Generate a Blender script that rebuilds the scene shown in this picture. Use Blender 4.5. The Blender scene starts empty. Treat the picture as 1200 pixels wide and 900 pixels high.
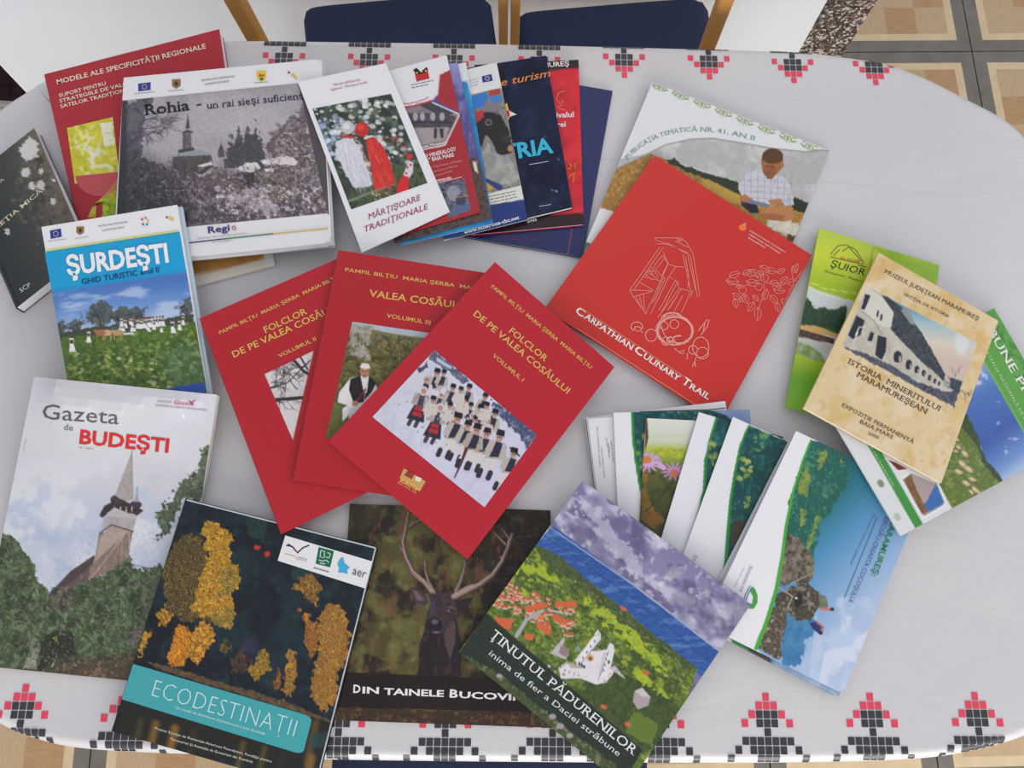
import bpy, math, random
import numpy as np
from mathutils import Matrix, Vector

# ---------------------------------------------------------------- camera, world, lights, exposure
sc = bpy.context.scene
COL = sc.collection
F_PX, TILT, ROLL = 950.0, math.radians(14.5), math.radians(3.5)
ZT = 0.752                     # top of the cloth
ZC = 1.452                     # camera height
cd = bpy.data.cameras.new('camera'); cam = bpy.data.objects.new('camera', cd); COL.objects.link(cam)
cd.sensor_width = 36; cd.lens = F_PX * 36 / 1200; cd.clip_start = 0.02
cam.matrix_world = Matrix.Translation((0, 0, ZC)) @ Matrix.Rotation(TILT, 4, 'X') @ Matrix.Rotation(ROLL, 4, 'Z')
sc.camera = cam
w = bpy.data.worlds.new('world'); sc.world = w; w.use_nodes = True
w.node_tree.nodes['Background'].inputs[0].default_value = (0.955, 0.955, 1.0, 1)
w.node_tree.nodes['Background'].inputs[1].default_value = 0.66
def area(name, loc, target, size, power, color):
    l = bpy.data.lights.new(name, 'AREA'); l.shape = 'RECTANGLE'; l.size, l.size_y = size
    l.energy = power; l.color = color
    o = bpy.data.objects.new(name, l); COL.objects.link(o); o.location = loc
    o.rotation_euler = (Vector(target) - Vector(loc)).to_track_quat('-Z', 'Y').to_euler()
area('window_light_right', (2.3, 0.75, 1.95), (0.1, 0.2, 0.75), (1.6, 1.3), 13, (0.93, 0.96, 1.0))
area('window_light_near', (0.6, -2.1, 1.22), (0.1, 0.8, 0.75), (2.6, 1.1), 82, (1.0, 0.965, 0.93))
sc.view_settings.view_transform = 'Standard'; sc.view_settings.look = 'None'
sc.view_settings.gamma = 1; sc.view_settings.use_curve_mapping = False
sc.view_settings.exposure = 0.0

# ---------------------------------------------------------------- camera arithmetic (pixel of the 1200x900 photo -> point at height z)
_ct, _st, _cr, _sr = math.cos(TILT), math.sin(TILT), math.cos(ROLL), math.sin(ROLL)
RM = np.array([[1, 0, 0], [0, _ct, -_st], [0, _st, _ct]]) @ np.array([[_cr, -_sr, 0], [_sr, _cr, 0], [0, 0, 1]])
def U(px, z):
    px = np.atleast_2d(np.asarray(px, float)); z = np.broadcast_to(np.asarray(z, float), (len(px),))
    d = np.stack([px[:, 0] - 600, 450 - px[:, 1], np.full(len(px), -F_PX)], 1) @ RM.T
    k = (z - ZC) / d[:, 2]
    return np.stack([d[:, 0] * k, d[:, 1] * k, z], 1)
def U1(x, y, z): return U([(x, y)], z)[0]
def Z(ox, oy, s, *pts): return [(ox + x / s, oy + y / s) for x, y in pts]

# ---------------------------------------------------------------- materials
def s2l(c):
    c = np.asarray(c, float) / 255.0
    return np.where(c <= 0.04045, c / 12.92, ((c + 0.055) / 1.055) ** 2.4)
_M = {}
INK = 0.84        # reflectance of printed colours relative to the value read in the photo
def mat(name, color=None, rough=0.5, spec=0.3, coat=0.0, bump=None, stripes=None, noise=None, attr=False, metal=0.0, coords='Object'):
    """principled material; color in 0..255 sRGB; noise=(scale, other colour, contrast); bump=(scale, strength)"""
    if name in _M: return _M[name]
    m = bpy.data.materials.new(name); m.use_nodes = True; nt = m.node_tree; b = nt.nodes['Principled BSDF']
    b.inputs['Roughness'].default_value = rough; b.inputs['Specular IOR Level'].default_value = spec
    b.inputs['Coat Weight'].default_value = coat; b.inputs['Coat Roughness'].default_value = 0.15
    b.inputs['Metallic'].default_value = metal
    geo = nt.nodes.new('ShaderNodeNewGeometry')
    def N(t, **k):
        n = nt.nodes.new(t)
        for a, v in k.items(): n.inputs[a].default_value = v
        return n
    if attr:
        a = nt.nodes.new('ShaderNodeAttribute'); a.attribute_name = 'ink'
        nt.links.new(a.outputs['Color'], b.inputs['Base Color'])
    elif color is not None:
        c = (*s2l(color), 1); b.inputs['Base Color'].default_value = c
        if noise or stripes:
            mx = nt.nodes.new('ShaderNodeMix'); mx.data_type = 'RGBA'
            mx.inputs[6].default_value = c; mx.inputs[7].default_value = (*s2l((noise or stripes)[1]), 1)
            if noise:
                n = N('ShaderNodeTexNoise', Scale=noise[0], Detail=5.0)
                mp = nt.nodes.new('ShaderNodeMapping'); mp.inputs['Scale'].default_value = noise[3] if len(noise) > 3 else (1, 1, 1)
                nt.links.new(geo.outputs['Position'], mp.inputs[0]); nt.links.new(mp.outputs[0], n.inputs['Vector'])
                r = nt.nodes.new('ShaderNodeMapRange'); k = 0.5 / noise[2]
                r.inputs[1].default_value = 0.5 - k; r.inputs[2].default_value = 0.5 + k
                nt.links.new(n.outputs['Fac'], r.inputs[0]); nt.links.new(r.outputs[0], mx.inputs[0])
            else:
                sx = nt.nodes.new('ShaderNodeSeparateXYZ'); nt.links.new(geo.outputs['Position'], sx.inputs[0])
                cb = nt.nodes.new('ShaderNodeCombineXYZ'); nt.links.new(sx.outputs['Z'], cb.inputs['Z'])
                n = N('ShaderNodeTexNoise', Scale=stripes[0], Detail=2.0)
                nt.links.new(cb.outputs[0], n.inputs['Vector']); nt.links.new(n.outputs['Fac'], mx.inputs[0])
            nt.links.new(mx.outputs[2], b.inputs['Base Color'])
    if bump:
        n = N('ShaderNodeTexNoise', Scale=bump[0], Detail=4.0)
        nt.links.new(geo.outputs['Position'], n.inputs['Vector'])
        bp = N('ShaderNodeBump', Strength=bump[1], Distance=bump[2] if len(bump) > 2 else 0.001)
        nt.links.new(n.outputs['Fac'], bp.inputs['Height']); nt.links.new(bp.outputs[0], b.inputs['Normal'])
    _M[name] = m; return m
M_PRINT = mat('printed_glossy_card', attr=True, rough=0.32, spec=0.35)
M_MATTE = mat('printed_matte_card', attr=True, rough=0.6, spec=0.2)
M_PAPER = mat('page_edges', (236, 236, 238), rough=0.8, spec=0.1, stripes=(2600, (176, 178, 186)))
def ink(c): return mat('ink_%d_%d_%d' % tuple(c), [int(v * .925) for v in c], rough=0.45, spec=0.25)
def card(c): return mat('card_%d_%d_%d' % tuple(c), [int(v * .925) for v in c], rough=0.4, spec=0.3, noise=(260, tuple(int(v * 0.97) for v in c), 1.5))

# ---------------------------------------------------------------- mesh helpers
def mesh_obj(name, verts, faces, m, parent=None, smooth=False, mi=None):
    me = bpy.data.meshes.new(name)
    verts = np.asarray(verts, float)
    if isinstance(faces, np.ndarray):
        n, k = faces.shape
        me.vertices.add(len(verts)); me.vertices.foreach_set('co', verts.ravel())
        me.loops.add(n * k); me.loops.foreach_set('vertex_index', faces.ravel().astype(np.int32))
        me.polygons.add(n); me.polygons.foreach_set('loop_start', np.arange(0, n * k, k, dtype=np.int32))
        me.update(calc_edges=True)
    else:
        me.from_pydata([tuple(v) for v in verts], [], [tuple(f) for f in faces])
    for x in (m if isinstance(m, (list, tuple)) else [m]): me.materials.append(x)
    if mi is not None: me.polygons.foreach_set('material_index', np.asarray(mi, np.int32))
    me.polygons.foreach_set('use_smooth', np.full(len(me.polygons), bool(smooth)))
    o = bpy.data.objects.new(name, me); COL.objects.link(o)
    if parent is not None:
        o.parent = parent; o.matrix_parent_inverse = Matrix.Translation(-Vector(top_loc(parent)))
    return o
def top_loc(o):
    v = Vector(o.location)
    while o.parent is not None: o = o.parent; v = Vector(o.location)
    return v
def empty(name, loc, label=None, cat=None, group=None):
    o = bpy.data.objects.new(name, None); o.empty_display_size = 0.05; COL.objects.link(o); o.location = loc
    if label: o['label'] = label
    if cat: o['category'] = cat
    if group: o['group'] = group
    return o
def tri_fix(v): return v

def homog(q):
    """unit square (0,0)(1,0)(1,1)(0,1) -> quad TL TR BR BL"""
    A = []; b = []
    for (s, t), (x, y) in zip([(0, 0), (1, 0), (1, 1), (0, 1)], q):
        A.append([s, t, 1, 0, 0, 0, -x * s, -x * t]); b.append(x)
        A.append([0, 0, 0, s, t, 1, -y * s, -y * t]); b.append(y)
    h = np.linalg.solve(np.array(A, float), np.array(b, float))
    return np.append(h, 1).reshape(3, 3)
def hap(H, p):
    p = np.atleast_2d(np.asarray(p, float)); q = np.c_[p, np.ones(len(p))] @ H.T
    return q[:, :2] / q[:, 2:]

# ---------------------------------------------------------------- painter: fills the ink colours of a printed picture
def _hash(i, j, seed):
    n = (i.astype(np.int64) * 374761393 + j.astype(np.int64) * 668265263 + seed * 2147483647 + 1013904223) & 0x7fffffff
    n = ((n ^ (n >> 13)) * 1274126177) & 0x7fffffff
    n = (n ^ (n >> 16)) * 0x2c1b3c6d & 0x7fffffff
    return (n & 0xffff) / 65535.0
def vno(x, y, seed):
    i = np.floor(x); j = np.floor(y); fx = x - i; fy = y - j
    fx = fx * fx * (3 - 2 * fx); fy = fy * fy * (3 - 2 * fy)
    a = _hash(i, j, seed); b = _hash(i + 1, j, seed); c = _hash(i, j + 1, seed); d = _hash(i + 1, j + 1, seed)
    return (a * (1 - fx) + b * fx) * (1 - fy) + (c * (1 - fx) + d * fx) * fy
def fbm(x, y, seed, o=4, g=0.55):
    r = 0; a = 0.5; s = 0
    for k in range(o):
        c, n = math.cos(.7 * k), math.sin(.7 * k)
        r = r + a * vno((x * c + y * n) * 2 ** k + 17.3 * k, (y * c - x * n) * 2 ** k - 9.1 * k, seed + k); s += a; a *= g
    return r / s
class Paint:
    def __init__(self, P, base=(255, 255, 255)):
        self.P = P; self.x = P[:, 0]; self.y = P[:, 1]; self.C = np.tile(np.array(base, float), (len(P), 1)); self.rng = random.Random(5)
    def _mix(self, idx, a, c):
        a = a[:, None]; self.C[idx] = self.C[idx] * (1 - a) + np.asarray(c, float) * a
    def box(self, x0, y0, x1, y1): return np.nonzero((self.x > x0) & (self.x < x1) & (self.y > y0) & (self.y < y1))[0]
    def grad(self, p0, p1, stops):
        p0 = np.array(p0, float); d = np.array(p1, float) - p0; t = ((self.P - p0) @ d) / (d @ d)
        ts = [s[0] for s in stops]
        for k in range(3): self.C[:, k] = np.interp(t, ts, [s[1][k] for s in stops])
    def sd(self, idx, pts):
        P = self.P[idx]; pts = np.asarray(pts, float); n = len(pts); best = np.full(len(idx), 1e18); ins = np.zeros(len(idx), bool)
        for i in range(n):
            a = pts[i]; b = pts[(i + 1) % n]; e = b - a; v = P - a
            t = np.clip((v @ e) / (e @ e + 1e-12), 0, 1); q = v - t[:, None] * e
            best = np.minimum(best, (q * q).sum(1))
            c = (a[1] > P[:, 1]) != (b[1] > P[:, 1])
            with np.errstate(divide='ignore', invalid='ignore'):
                xx = a[0] + (P[:, 1] - a[1]) * e[0] / (e[1] if abs(e[1]) > 1e-12 else 1e-12)
            ins ^= c & (P[:, 0] < xx)
        d = np.sqrt(best); return np.where(ins, -d, d)
    def poly(self, pts, c, soft=0.8, rag=0, rs=6, seed=1, c2=None, ns=5, con=2.2, a=1.0, st=(1, 1)):
        """polygon; rag/rs ragged edge in px and its scale; c2/ns second colour mixed in by noise"""
        pts = np.asarray(pts, float); m = rag + soft + 1
        idx = self.box(pts[:, 0].min() - m, pts[:, 1].min() - m, pts[:, 0].max() + m, pts[:, 1].max() + m)
        if not len(idx): return
        d = self.sd(idx, pts)
        if rag: d = d + rag * 2.6 * (fbm(self.x[idx] / rs, self.y[idx] / rs, seed, 4, .68) - 0.5)
        al = np.clip(0.5 - d / soft, 0, 1) * a
        col = self.tex(idx, c, c2, ns, seed + 31, con, st)
        self._mix(idx, al, col)
    def tex(self, idx, c, c2, ns, seed, con, st=(1, 1)):
        if c2 is None: return np.tile(np.array(c, float), (len(idx), 1))
        t = np.clip((fbm(self.x[idx] / ns / st[0], self.y[idx] / ns / st[1], seed, 5, .75) - 0.5) * con * 1.25 + 0.5, 0, 1)[:, None]
        cols = [c] + (list(c2) if isinstance(c2[0], (list, tuple)) else [c2])
        cols = np.array(cols, float); k = t * (len(cols) - 1); i = np.clip(np.floor(k).astype(int), 0, len(cols) - 2)[:, 0]; fr = k - i[:, None]
        return cols[i] * (1 - fr) + cols[i + 1] * fr
    def noise(self, c, ns, seed, lo=0.5, hi=0.7, a=1.0, pts=None, st=(1, 1), rot=0):
        idx = np.arange(len(self.x)); al = 1.0
        if pts is not None:
            pts = np.asarray(pts, float); idx = self.box(pts[:, 0].min(), pts[:, 1].min(), pts[:, 0].max(), pts[:, 1].max())
            al = np.clip(0.5 - self.sd(idx, pts), 0, 1)
        cr, sr = math.cos(rot), math.sin(rot); x = self.x[idx] * cr + self.y[idx] * sr; y = -self.x[idx] * sr + self.y[idx] * cr
        t = np.clip((fbm(x / ns / st[0], y / ns / st[1], seed) - lo) / (hi - lo), 0, 1)
        self._mix(idx, t * al * a, c)
    def ell(self, cx, cy, rx, ry=None, c=(0, 0, 0), ang=0, soft=0.8, a=1.0):
        ry = rx if ry is None else ry; m = max(rx, ry) + soft + 1
        idx = self.box(cx - m, cy - m, cx + m, cy + m)
        if not len(idx): return
        ca, sa = math.cos(ang), math.sin(ang); x = self.x[idx] - cx; y = self.y[idx] - cy
        u = (x * ca + y * sa) / rx; v = (-x * sa + y * ca) / ry
        d = (np.sqrt(u * u + v * v) - 1) * min(rx, ry)
        self._mix(idx, np.clip(0.5 - d / soft, 0, 1) * a, c)
    def line(self, pts, wd, c, soft=0.7, a=1.0):
        pts = np.asarray(pts, float); w0, w1 = wd if isinstance(wd, (tuple, list)) else (wd, wd)
        m = max(w0, w1) + 1; idx = self.box(pts[:, 0].min() - m, pts[:, 1].min() - m, pts[:, 0].max() + m, pts[:, 1].max() + m)
        if not len(idx): return
        P = self.P[idx]; best = np.full(len(idx), 1e9); n = len(pts) - 1
        for i in range(n):
            A = pts[i]; e = pts[i + 1] - A; v = P - A; t = np.clip((v @ e) / (e @ e + 1e-12), 0, 1)
            q = v - t[:, None] * e; wloc = w0 + (w1 - w0) * (i + t) / n
            best = np.minimum(best, np.sqrt((q * q).sum(1)) - wloc / 2)
        self._mix(idx, np.clip(0.5 - best / soft, 0, 1) * a, c)
    def grain(self, amp=0.1, ns=1.6, seed=77, pts=None):
        t = fbm(self.x / ns, self.y / ns, seed, 3, .8) - 0.5; f = 1 + t * 2 * amp
        if pts is not None: f = 1 + (f - 1) * np.clip(0.5 - self.sd(np.arange(len(self.x)), pts), 0, 1)
        self.C *= f[:, None]
    def dabs(self, pts, cols, n, r, seed=1, el=1.0, ang=0, a=0.9, soft=1.0, jit=14):
        rg = random.Random(seed); pts = np.asarray(pts, float)
        x0, y0 = pts.min(0); x1, y1 = pts.max(0)
        S = np.array([(rg.uniform(x0, x1), rg.uniform(y0, y1)) for _ in range(n)])
        sp = Paint(S); ok = sp.sd(np.arange(n), pts) < 0
        for (x, y), k in zip(S, ok):
            rr = rg.uniform(*r); c = np.array(rg.choice(cols), float) + rg.uniform(-jit, jit); an = ang + rg.uniform(-.5, .5)
            if k: self.ell(x, y, rr * el, rr, np.clip(c, 0, 255), an, soft, a)
    def grass(self, pts, cols, n, L, w, ang, seed=1, a=0.8, spread=0.5):
        rg = random.Random(seed); pts = np.asarray(pts, float); x0, y0 = pts.min(0); x1, y1 = pts.max(0)
        S = np.array([(rg.uniform(x0, x1), rg.uniform(y0, y1)) for _ in range(n)]); ok = Paint(S).sd(np.arange(n), pts) < 0
        for (x, y), k in zip(S, ok):
            an = ang + rg.uniform(-spread, spread); l = rg.uniform(0.5, 1) * L
            if k: self.line([(x, y), (x + l * math.cos(an), y + l * math.sin(an))], w, rg.choice(cols), a=a)
    def branch(self, x, y, ang, L, w, c, seed, depth=4, a=0.8):
        rg = random.Random(seed)
        def rec(x, y, an, L, w, d):
            p = [(x, y)]
            for k in range(3):
                an += rg.uniform(-.35, .35); x += L / 3 * math.cos(an); y += L / 3 * math.sin(an); p.append((x, y))
            self.line(p, (w, w * .6), c, a=a)
            if d > 0:
                for k in range(rg.choice((2, 2, 3))):
                    q = p[rg.choice((1, 2, 3))]; rec(q[0], q[1], an + rg.uniform(-.9, .9), L * rg.uniform(.55, .85), w * .6, d - 1)
        rec(x, y, ang, L, w, depth)

# ---------------------------------------------------------------- height map of what already lies on the table
HC = 0.002; HX0, HY0 = -0.95, -0.6; HN, HMn = 900, 700
HMAP = np.full((HN, HMn), ZT)
def h_idx(xy):
    i = np.clip(((xy[:, 0] - HX0) / HC).astype(int), 0, HN - 1); j = np.clip(((xy[:, 1] - HY0) / HC).astype(int), 0, HMn - 1); return i, j
def h_dil(r=2):
    D = HMAP.copy()
    for _ in range(r):
        E = D.copy()
        E[1:] = np.maximum(E[1:], D[:-1]); E[:-1] = np.maximum(E[:-1], D[1:])
        F = E.copy(); F[:, 1:] = np.maximum(F[:, 1:], E[:, :-1]); F[:, :-1] = np.maximum(F[:, :-1], E[:, 1:]); D = F
    return D
GN = 33
class Item:
    """a sheet, booklet or book lying on whatever is below it"""
    def __init__(self, name, label, cat, quad, th, base=(255, 255, 255), sag=6e-5, stiff=False, group=None, cell=None,
                 paint=None, matte=False, spine=None, pages=True, back=None, lift=None, gap=0.0004, inset=0.0006, round_c=0):
        self.H = homog(quad); self.Hi = np.linalg.inv(self.H); self.th = th; self.quad = quad; self.k = 0
        g = np.linspace(0, 1, GN); S, T = np.meshgrid(g, g, indexing='ij'); st = np.c_[S.ravel(), T.ravel()]
        px = hap(self.H, st); D = h_dil()
        zt = np.full(len(px), ZT + th)
        for it in range(4):
            W = U(px, zt); i, j = h_idx(W[:, :2]); b = D[i, j] + gap
            if stiff:
                X = W[:, 0] - W[:, 0].mean(); Y = W[:, 1] - W[:, 1].mean(); best = None
                cp = cq = 0.0; step = 0.04
                for lv in range(5):
                    c0 = (cp, cq)
                    for p in np.linspace(-step, step, 9) + c0[0]:
                        for q in np.linspace(-step, step, 9) + c0[1]:
                            c = (b - p * X - q * Y).max()
                            if best is None or c < best - 1e-9: best = c; cp, cq = p, q
                    step /= 3
                zb = (best + cp * X + cq * Y)
            else:
                s = b.reshape(GN, GN).copy(); B = s.copy()
                for _ in range(260):
                    p = np.pad(s, 1, mode='edge')
                    s = np.maximum(B, (p[2:, 1:-1] + p[:-2, 1:-1] + p[1:-1, 2:] + p[1:-1, :-2]) / 4 - sag)
                zb = s.ravel()
            if lift is not None: zb = zb + lift(st[:, 0], st[:, 1])
            zt = zb + th
        self.zt = zt.reshape(GN, GN)
        # write into the height map
        n = 420; g2 = np.linspace(0, 1, n); S, T = np.meshgrid(g2, g2, indexing='ij'); pp = hap(self.H, np.c_[S.ravel(), T.ravel()])
        W = self.w(pp); i, j = h_idx(W[:, :2]); np.maximum.at(HMAP, (i, j), W[:, 2])
        c = self.w(hap(self.H, [(0.5, 0.5)]))[0]
        self.root = empty(name, (c[0], c[1], c[2] - th), label, cat, group)
        self.m = M_MATTE if matte else M_PRINT
        # printed front cover
        ql = [math.dist(quad[0], quad[1]), math.dist(quad[1], quad[2])]
        ce = cell or 9.0; nu = max(10, int(ql[0] / ce)); nv = max(10, int(ql[1] / ce))
        tc = min(0.0003, th * 0.3)
        self.grid_patch('cover', [(0, 0), (1, 0), (1, 1), (0, 1)], nu, nv, base, paint, 0.0, tc, st=True, rc=round_c)
        # pages, back cover
        if pages:
            self.slab('page_block' if th > 0.002 else 'inner_pages', M_PAPER, tc, th - tc, inset)
            self.slab('back_cover', card(back or base), th - tc, th, 0)
        if spine is not None:
            side, colr = spine; self.spine(side, colr)
    def zat(self, px):
        st = np.clip(hap(self.Hi, px), 0, 1) * (GN - 1); i = np.minimum(st.astype(int), GN - 2); f = st - i
        z = self.zt; a = z[i[:, 0], i[:, 1]]; b = z[i[:, 0] + 1, i[:, 1]]; c = z[i[:, 0], i[:, 1] + 1]; d = z[i[:, 0] + 1, i[:, 1] + 1]
        return (a * (1 - f[:, 0]) + b * f[:, 0]) * (1 - f[:, 1]) + (c * (1 - f[:, 0]) + d * f[:, 0]) * f[:, 1]
    def w(self, px, up=0.0):
        px = np.atleast_2d(np.asarray(px, float)); W = U(px, self.zat(px)); W[:, 2] += up; return W
    def grid_patch(self, name, quad, nu, nv, base, paint, up, skirt, st=False, parent=None, label=None, rc=0):
        Hq = homog(quad); g = np.linspace(0, 1, nu + 1); h = np.linspace(0, 1, nv + 1)
        S, T = np.meshgrid(g, h, indexing='ij'); uv = np.c_[S.ravel(), T.ravel()]
        if rc:   # rounded right-hand corners (rc in grid fraction of the width)
            for k in range(len(uv)):
                s, t = uv[k]
                ed = min(t, 1 - t) * nv / nu
                if ed < rc: uv[k, 0] = s * (1 - rc + math.sqrt(max(0, rc * rc - (rc - ed) ** 2)))
        px = hap(Hq, uv)
        if st: px = hap(self.H, px)
        W = self.w(px, up)
        C = np.tile(np.array(base, float), (len(px), 1))
        if paint is not None:
            p = Paint(px, base); paint(p); C = p.C
        idx = np.arange((nu + 1) * (nv + 1)).reshape(nu + 1, nv + 1)
        Fc = np.stack([idx[:-1, :-1], idx[:-1, 1:], idx[1:, 1:], idx[1:, :-1]], -1).reshape(-1, 4)
        if skirt > 0:
            loop = np.concatenate([idx[:, 0], idx[-1, 1:], idx[-2::-1, -1], idx[0, -2:0:-1]])
            n0 = len(W); low = W[loop].copy(); low[:, 2] -= skirt; W = np.vstack([W, low]); C = np.vstack([C, C[loop]])
            a = loop; b = np.roll(loop, -1); la = n0 + np.arange(len(loop)); lb = np.roll(la, -1)
            Fc = np.vstack([Fc, np.stack([a, b, lb, la], -1)])
        if Newell(W, Fc[0]) < 0: Fc = Fc[:, ::-1]
        o = mesh_obj(name, W, Fc, self.m, parent or self.root, smooth=False)
        at = o.data.color_attributes.new('ink', 'BYTE_COLOR', 'POINT')
        L = s2l(np.clip(C, 0, 255)) * INK; at.data.foreach_set('color', np.c_[L, np.ones(len(L))].ravel().astype(np.float32))
        if label: o['label'] = label
        return o
    def picture(self, name, quad, base, paint, cell=1.25, label=None):
        self.k += 1
        nu = max(2, int(math.dist(quad[0], quad[1]) / cell)); nv = max(2, int(math.dist(quad[1], quad[2]) / cell))
        return self.grid_patch(name, quad, nu, nv, base, paint, 0.0001 + 0.00003 * self.k, 0.0, label=label)
    def slab(self, name, m, d0, d1, inset):
        n = 16; g = np.linspace(0, 1, n + 1); S, T = np.meshgrid(g, g, indexing='ij')
        q = np.c_[S.ravel(), T.ravel()]
        if inset:
            lx = math.dist(self.quad[0], self.quad[1]) * 0.00074; ly = math.dist(self.quad[1], self.quad[2]) * 0.00074
            q = 0.5 + (q - 0.5) * [1 - 2 * inset / lx, 1 - 2 * inset / ly]
        W = self.w(hap(self.H, q)); A = W.copy(); A[:, 2] -= d0; B = W.copy(); B[:, 2] -= d1
        idx = np.arange((n + 1) ** 2).reshape(n + 1, n + 1); N = len(W)
        Fc = np.stack([idx[:-1, :-1], idx[:-1, 1:], idx[1:, 1:], idx[1:, :-1]], -1).reshape(-1, 4)
        loop = np.concatenate([idx[:, 0], idx[-1, 1:], idx[-2::-1, -1], idx[0, -2:0:-1]])
        b = np.roll(loop, -1)
        F2 = np.vstack([Fc, Fc[:, ::-1] + N, np.stack([loop, b, b + N, loop + N], -1)])
        if Newell(A, Fc[0]) < 0: F2 = F2[:, ::-1]
        return mesh_obj(name, np.vstack([A, B]), F2, m, self.root)
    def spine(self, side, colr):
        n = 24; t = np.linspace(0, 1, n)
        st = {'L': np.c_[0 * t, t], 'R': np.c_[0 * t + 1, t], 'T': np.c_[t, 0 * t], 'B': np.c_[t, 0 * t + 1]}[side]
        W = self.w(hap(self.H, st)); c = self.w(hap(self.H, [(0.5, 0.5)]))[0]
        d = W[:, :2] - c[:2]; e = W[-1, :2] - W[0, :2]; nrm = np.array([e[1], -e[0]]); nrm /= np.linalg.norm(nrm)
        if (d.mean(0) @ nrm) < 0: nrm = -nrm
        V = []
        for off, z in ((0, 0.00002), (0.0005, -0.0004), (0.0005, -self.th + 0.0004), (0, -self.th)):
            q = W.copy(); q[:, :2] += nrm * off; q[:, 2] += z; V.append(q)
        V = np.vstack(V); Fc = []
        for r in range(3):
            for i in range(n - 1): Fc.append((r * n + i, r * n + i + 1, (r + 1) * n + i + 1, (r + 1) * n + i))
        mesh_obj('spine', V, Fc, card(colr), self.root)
    # lettering -------------------------------------------------
    def text(self, name, s, p0, p1, h, c, pm=None, bold=0.0, serif=False, shear=0.0, up=None, label=None, sp=1.0, res=2):
        T = text_mesh(s, bold, serif, shear, sp, res)
        if T is None: return
        V, Fc, w, cap = T
        p0 = np.array(p0, float); p1 = np.array(p1, float); pmm = (p0 + p1) / 2 if pm is None else 2 * np.array(pm, float) - (p0 + p1) / 2
        u = V[:, 0] / w; uu = u[:, None]
        B = (1 - uu) ** 2 * p0 + 2 * uu * (1 - uu) * pmm + uu ** 2 * p1
        d = 2 * (1 - uu) * (pmm - p0) + 2 * uu * (p1 - pmm); d /= np.linalg.norm(d, axis=1)[:, None]
        nn = np.c_[d[:, 1], -d[:, 0]] if up is None else np.tile(np.array(up, float), (len(V), 1))
        px = B + nn * (V[:, 1:2] / cap * h)
        self.k += 1
        o = mesh_obj(name, self.w(px, 0.00026 + 0.00002 * self.k), Fc, ink(c), self.root)
        if label: o['label'] = label
        return o
    def lines(self, name, strokes, wd, c, label=None, step=4.0):
        V = []; Fc = []
        for pts in strokes:
            pts = hap(self.H, np.clip(hap(self.Hi, pts), 0.006, 0.994)); Q = [pts[0]]
            for a, b in zip(pts[:-1], pts[1:]):
                n = max(1, int(np.linalg.norm(b - a) / step)); Q += [a + (b - a) * k / n for k in range(1, n + 1)]
            Q = np.array(Q); d = np.gradient(Q, axis=0); d /= np.linalg.norm(d, axis=1)[:, None] + 1e-9
            nn = np.c_[d[:, 1], -d[:, 0]] * wd / 2; b0 = len(V)
            for q, e in zip(Q, nn): V.append(q + e); V.append(q - e)
            for i in range(len(Q) - 1): Fc.append((b0 + 2 * i, b0 + 2 * i + 1, b0 + 2 * i + 3, b0 + 2 * i + 2))
        self.k += 1
        o = mesh_obj(name, self.w(V, 0.00022 + 0.00002 * self.k), Fc, ink(c), self.root)
        if name == 'small_print': o['kind'] = 'stuff'
        if label: o['label'] = label
        return o
    def shapes(self, name, polys, c, label=None):
        V = []; Fc = []
        for pts in polys: Fc.append(tuple(range(len(V), len(V) + len(pts)))); V += list(pts)
        self.k += 1
        o = mesh_obj(name, self.w(V, 0.00018 + 0.00002 * self.k), Fc, ink(c), self.root)
        if label: o['label'] = label
        return o
def Newell(V, f):
    p = V[f]; return sum(p[i][0] * p[(i + 1) % len(p)][1] - p[(i + 1) % len(p)][0] * p[i][1] for i in range(len(p)))
def disc(cx, cy, rx, ry=None, n=12, ang=0):
    ry = ry or rx; return [(cx + rx * math.cos(a) * math.cos(ang) - ry * math.sin(a) * math.sin(ang), cy + rx * math.cos(a) * math.sin(ang) + ry * math.sin(a) * math.cos(ang)) for a in [2 * math.pi * k / n for k in range(n)]]

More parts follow.
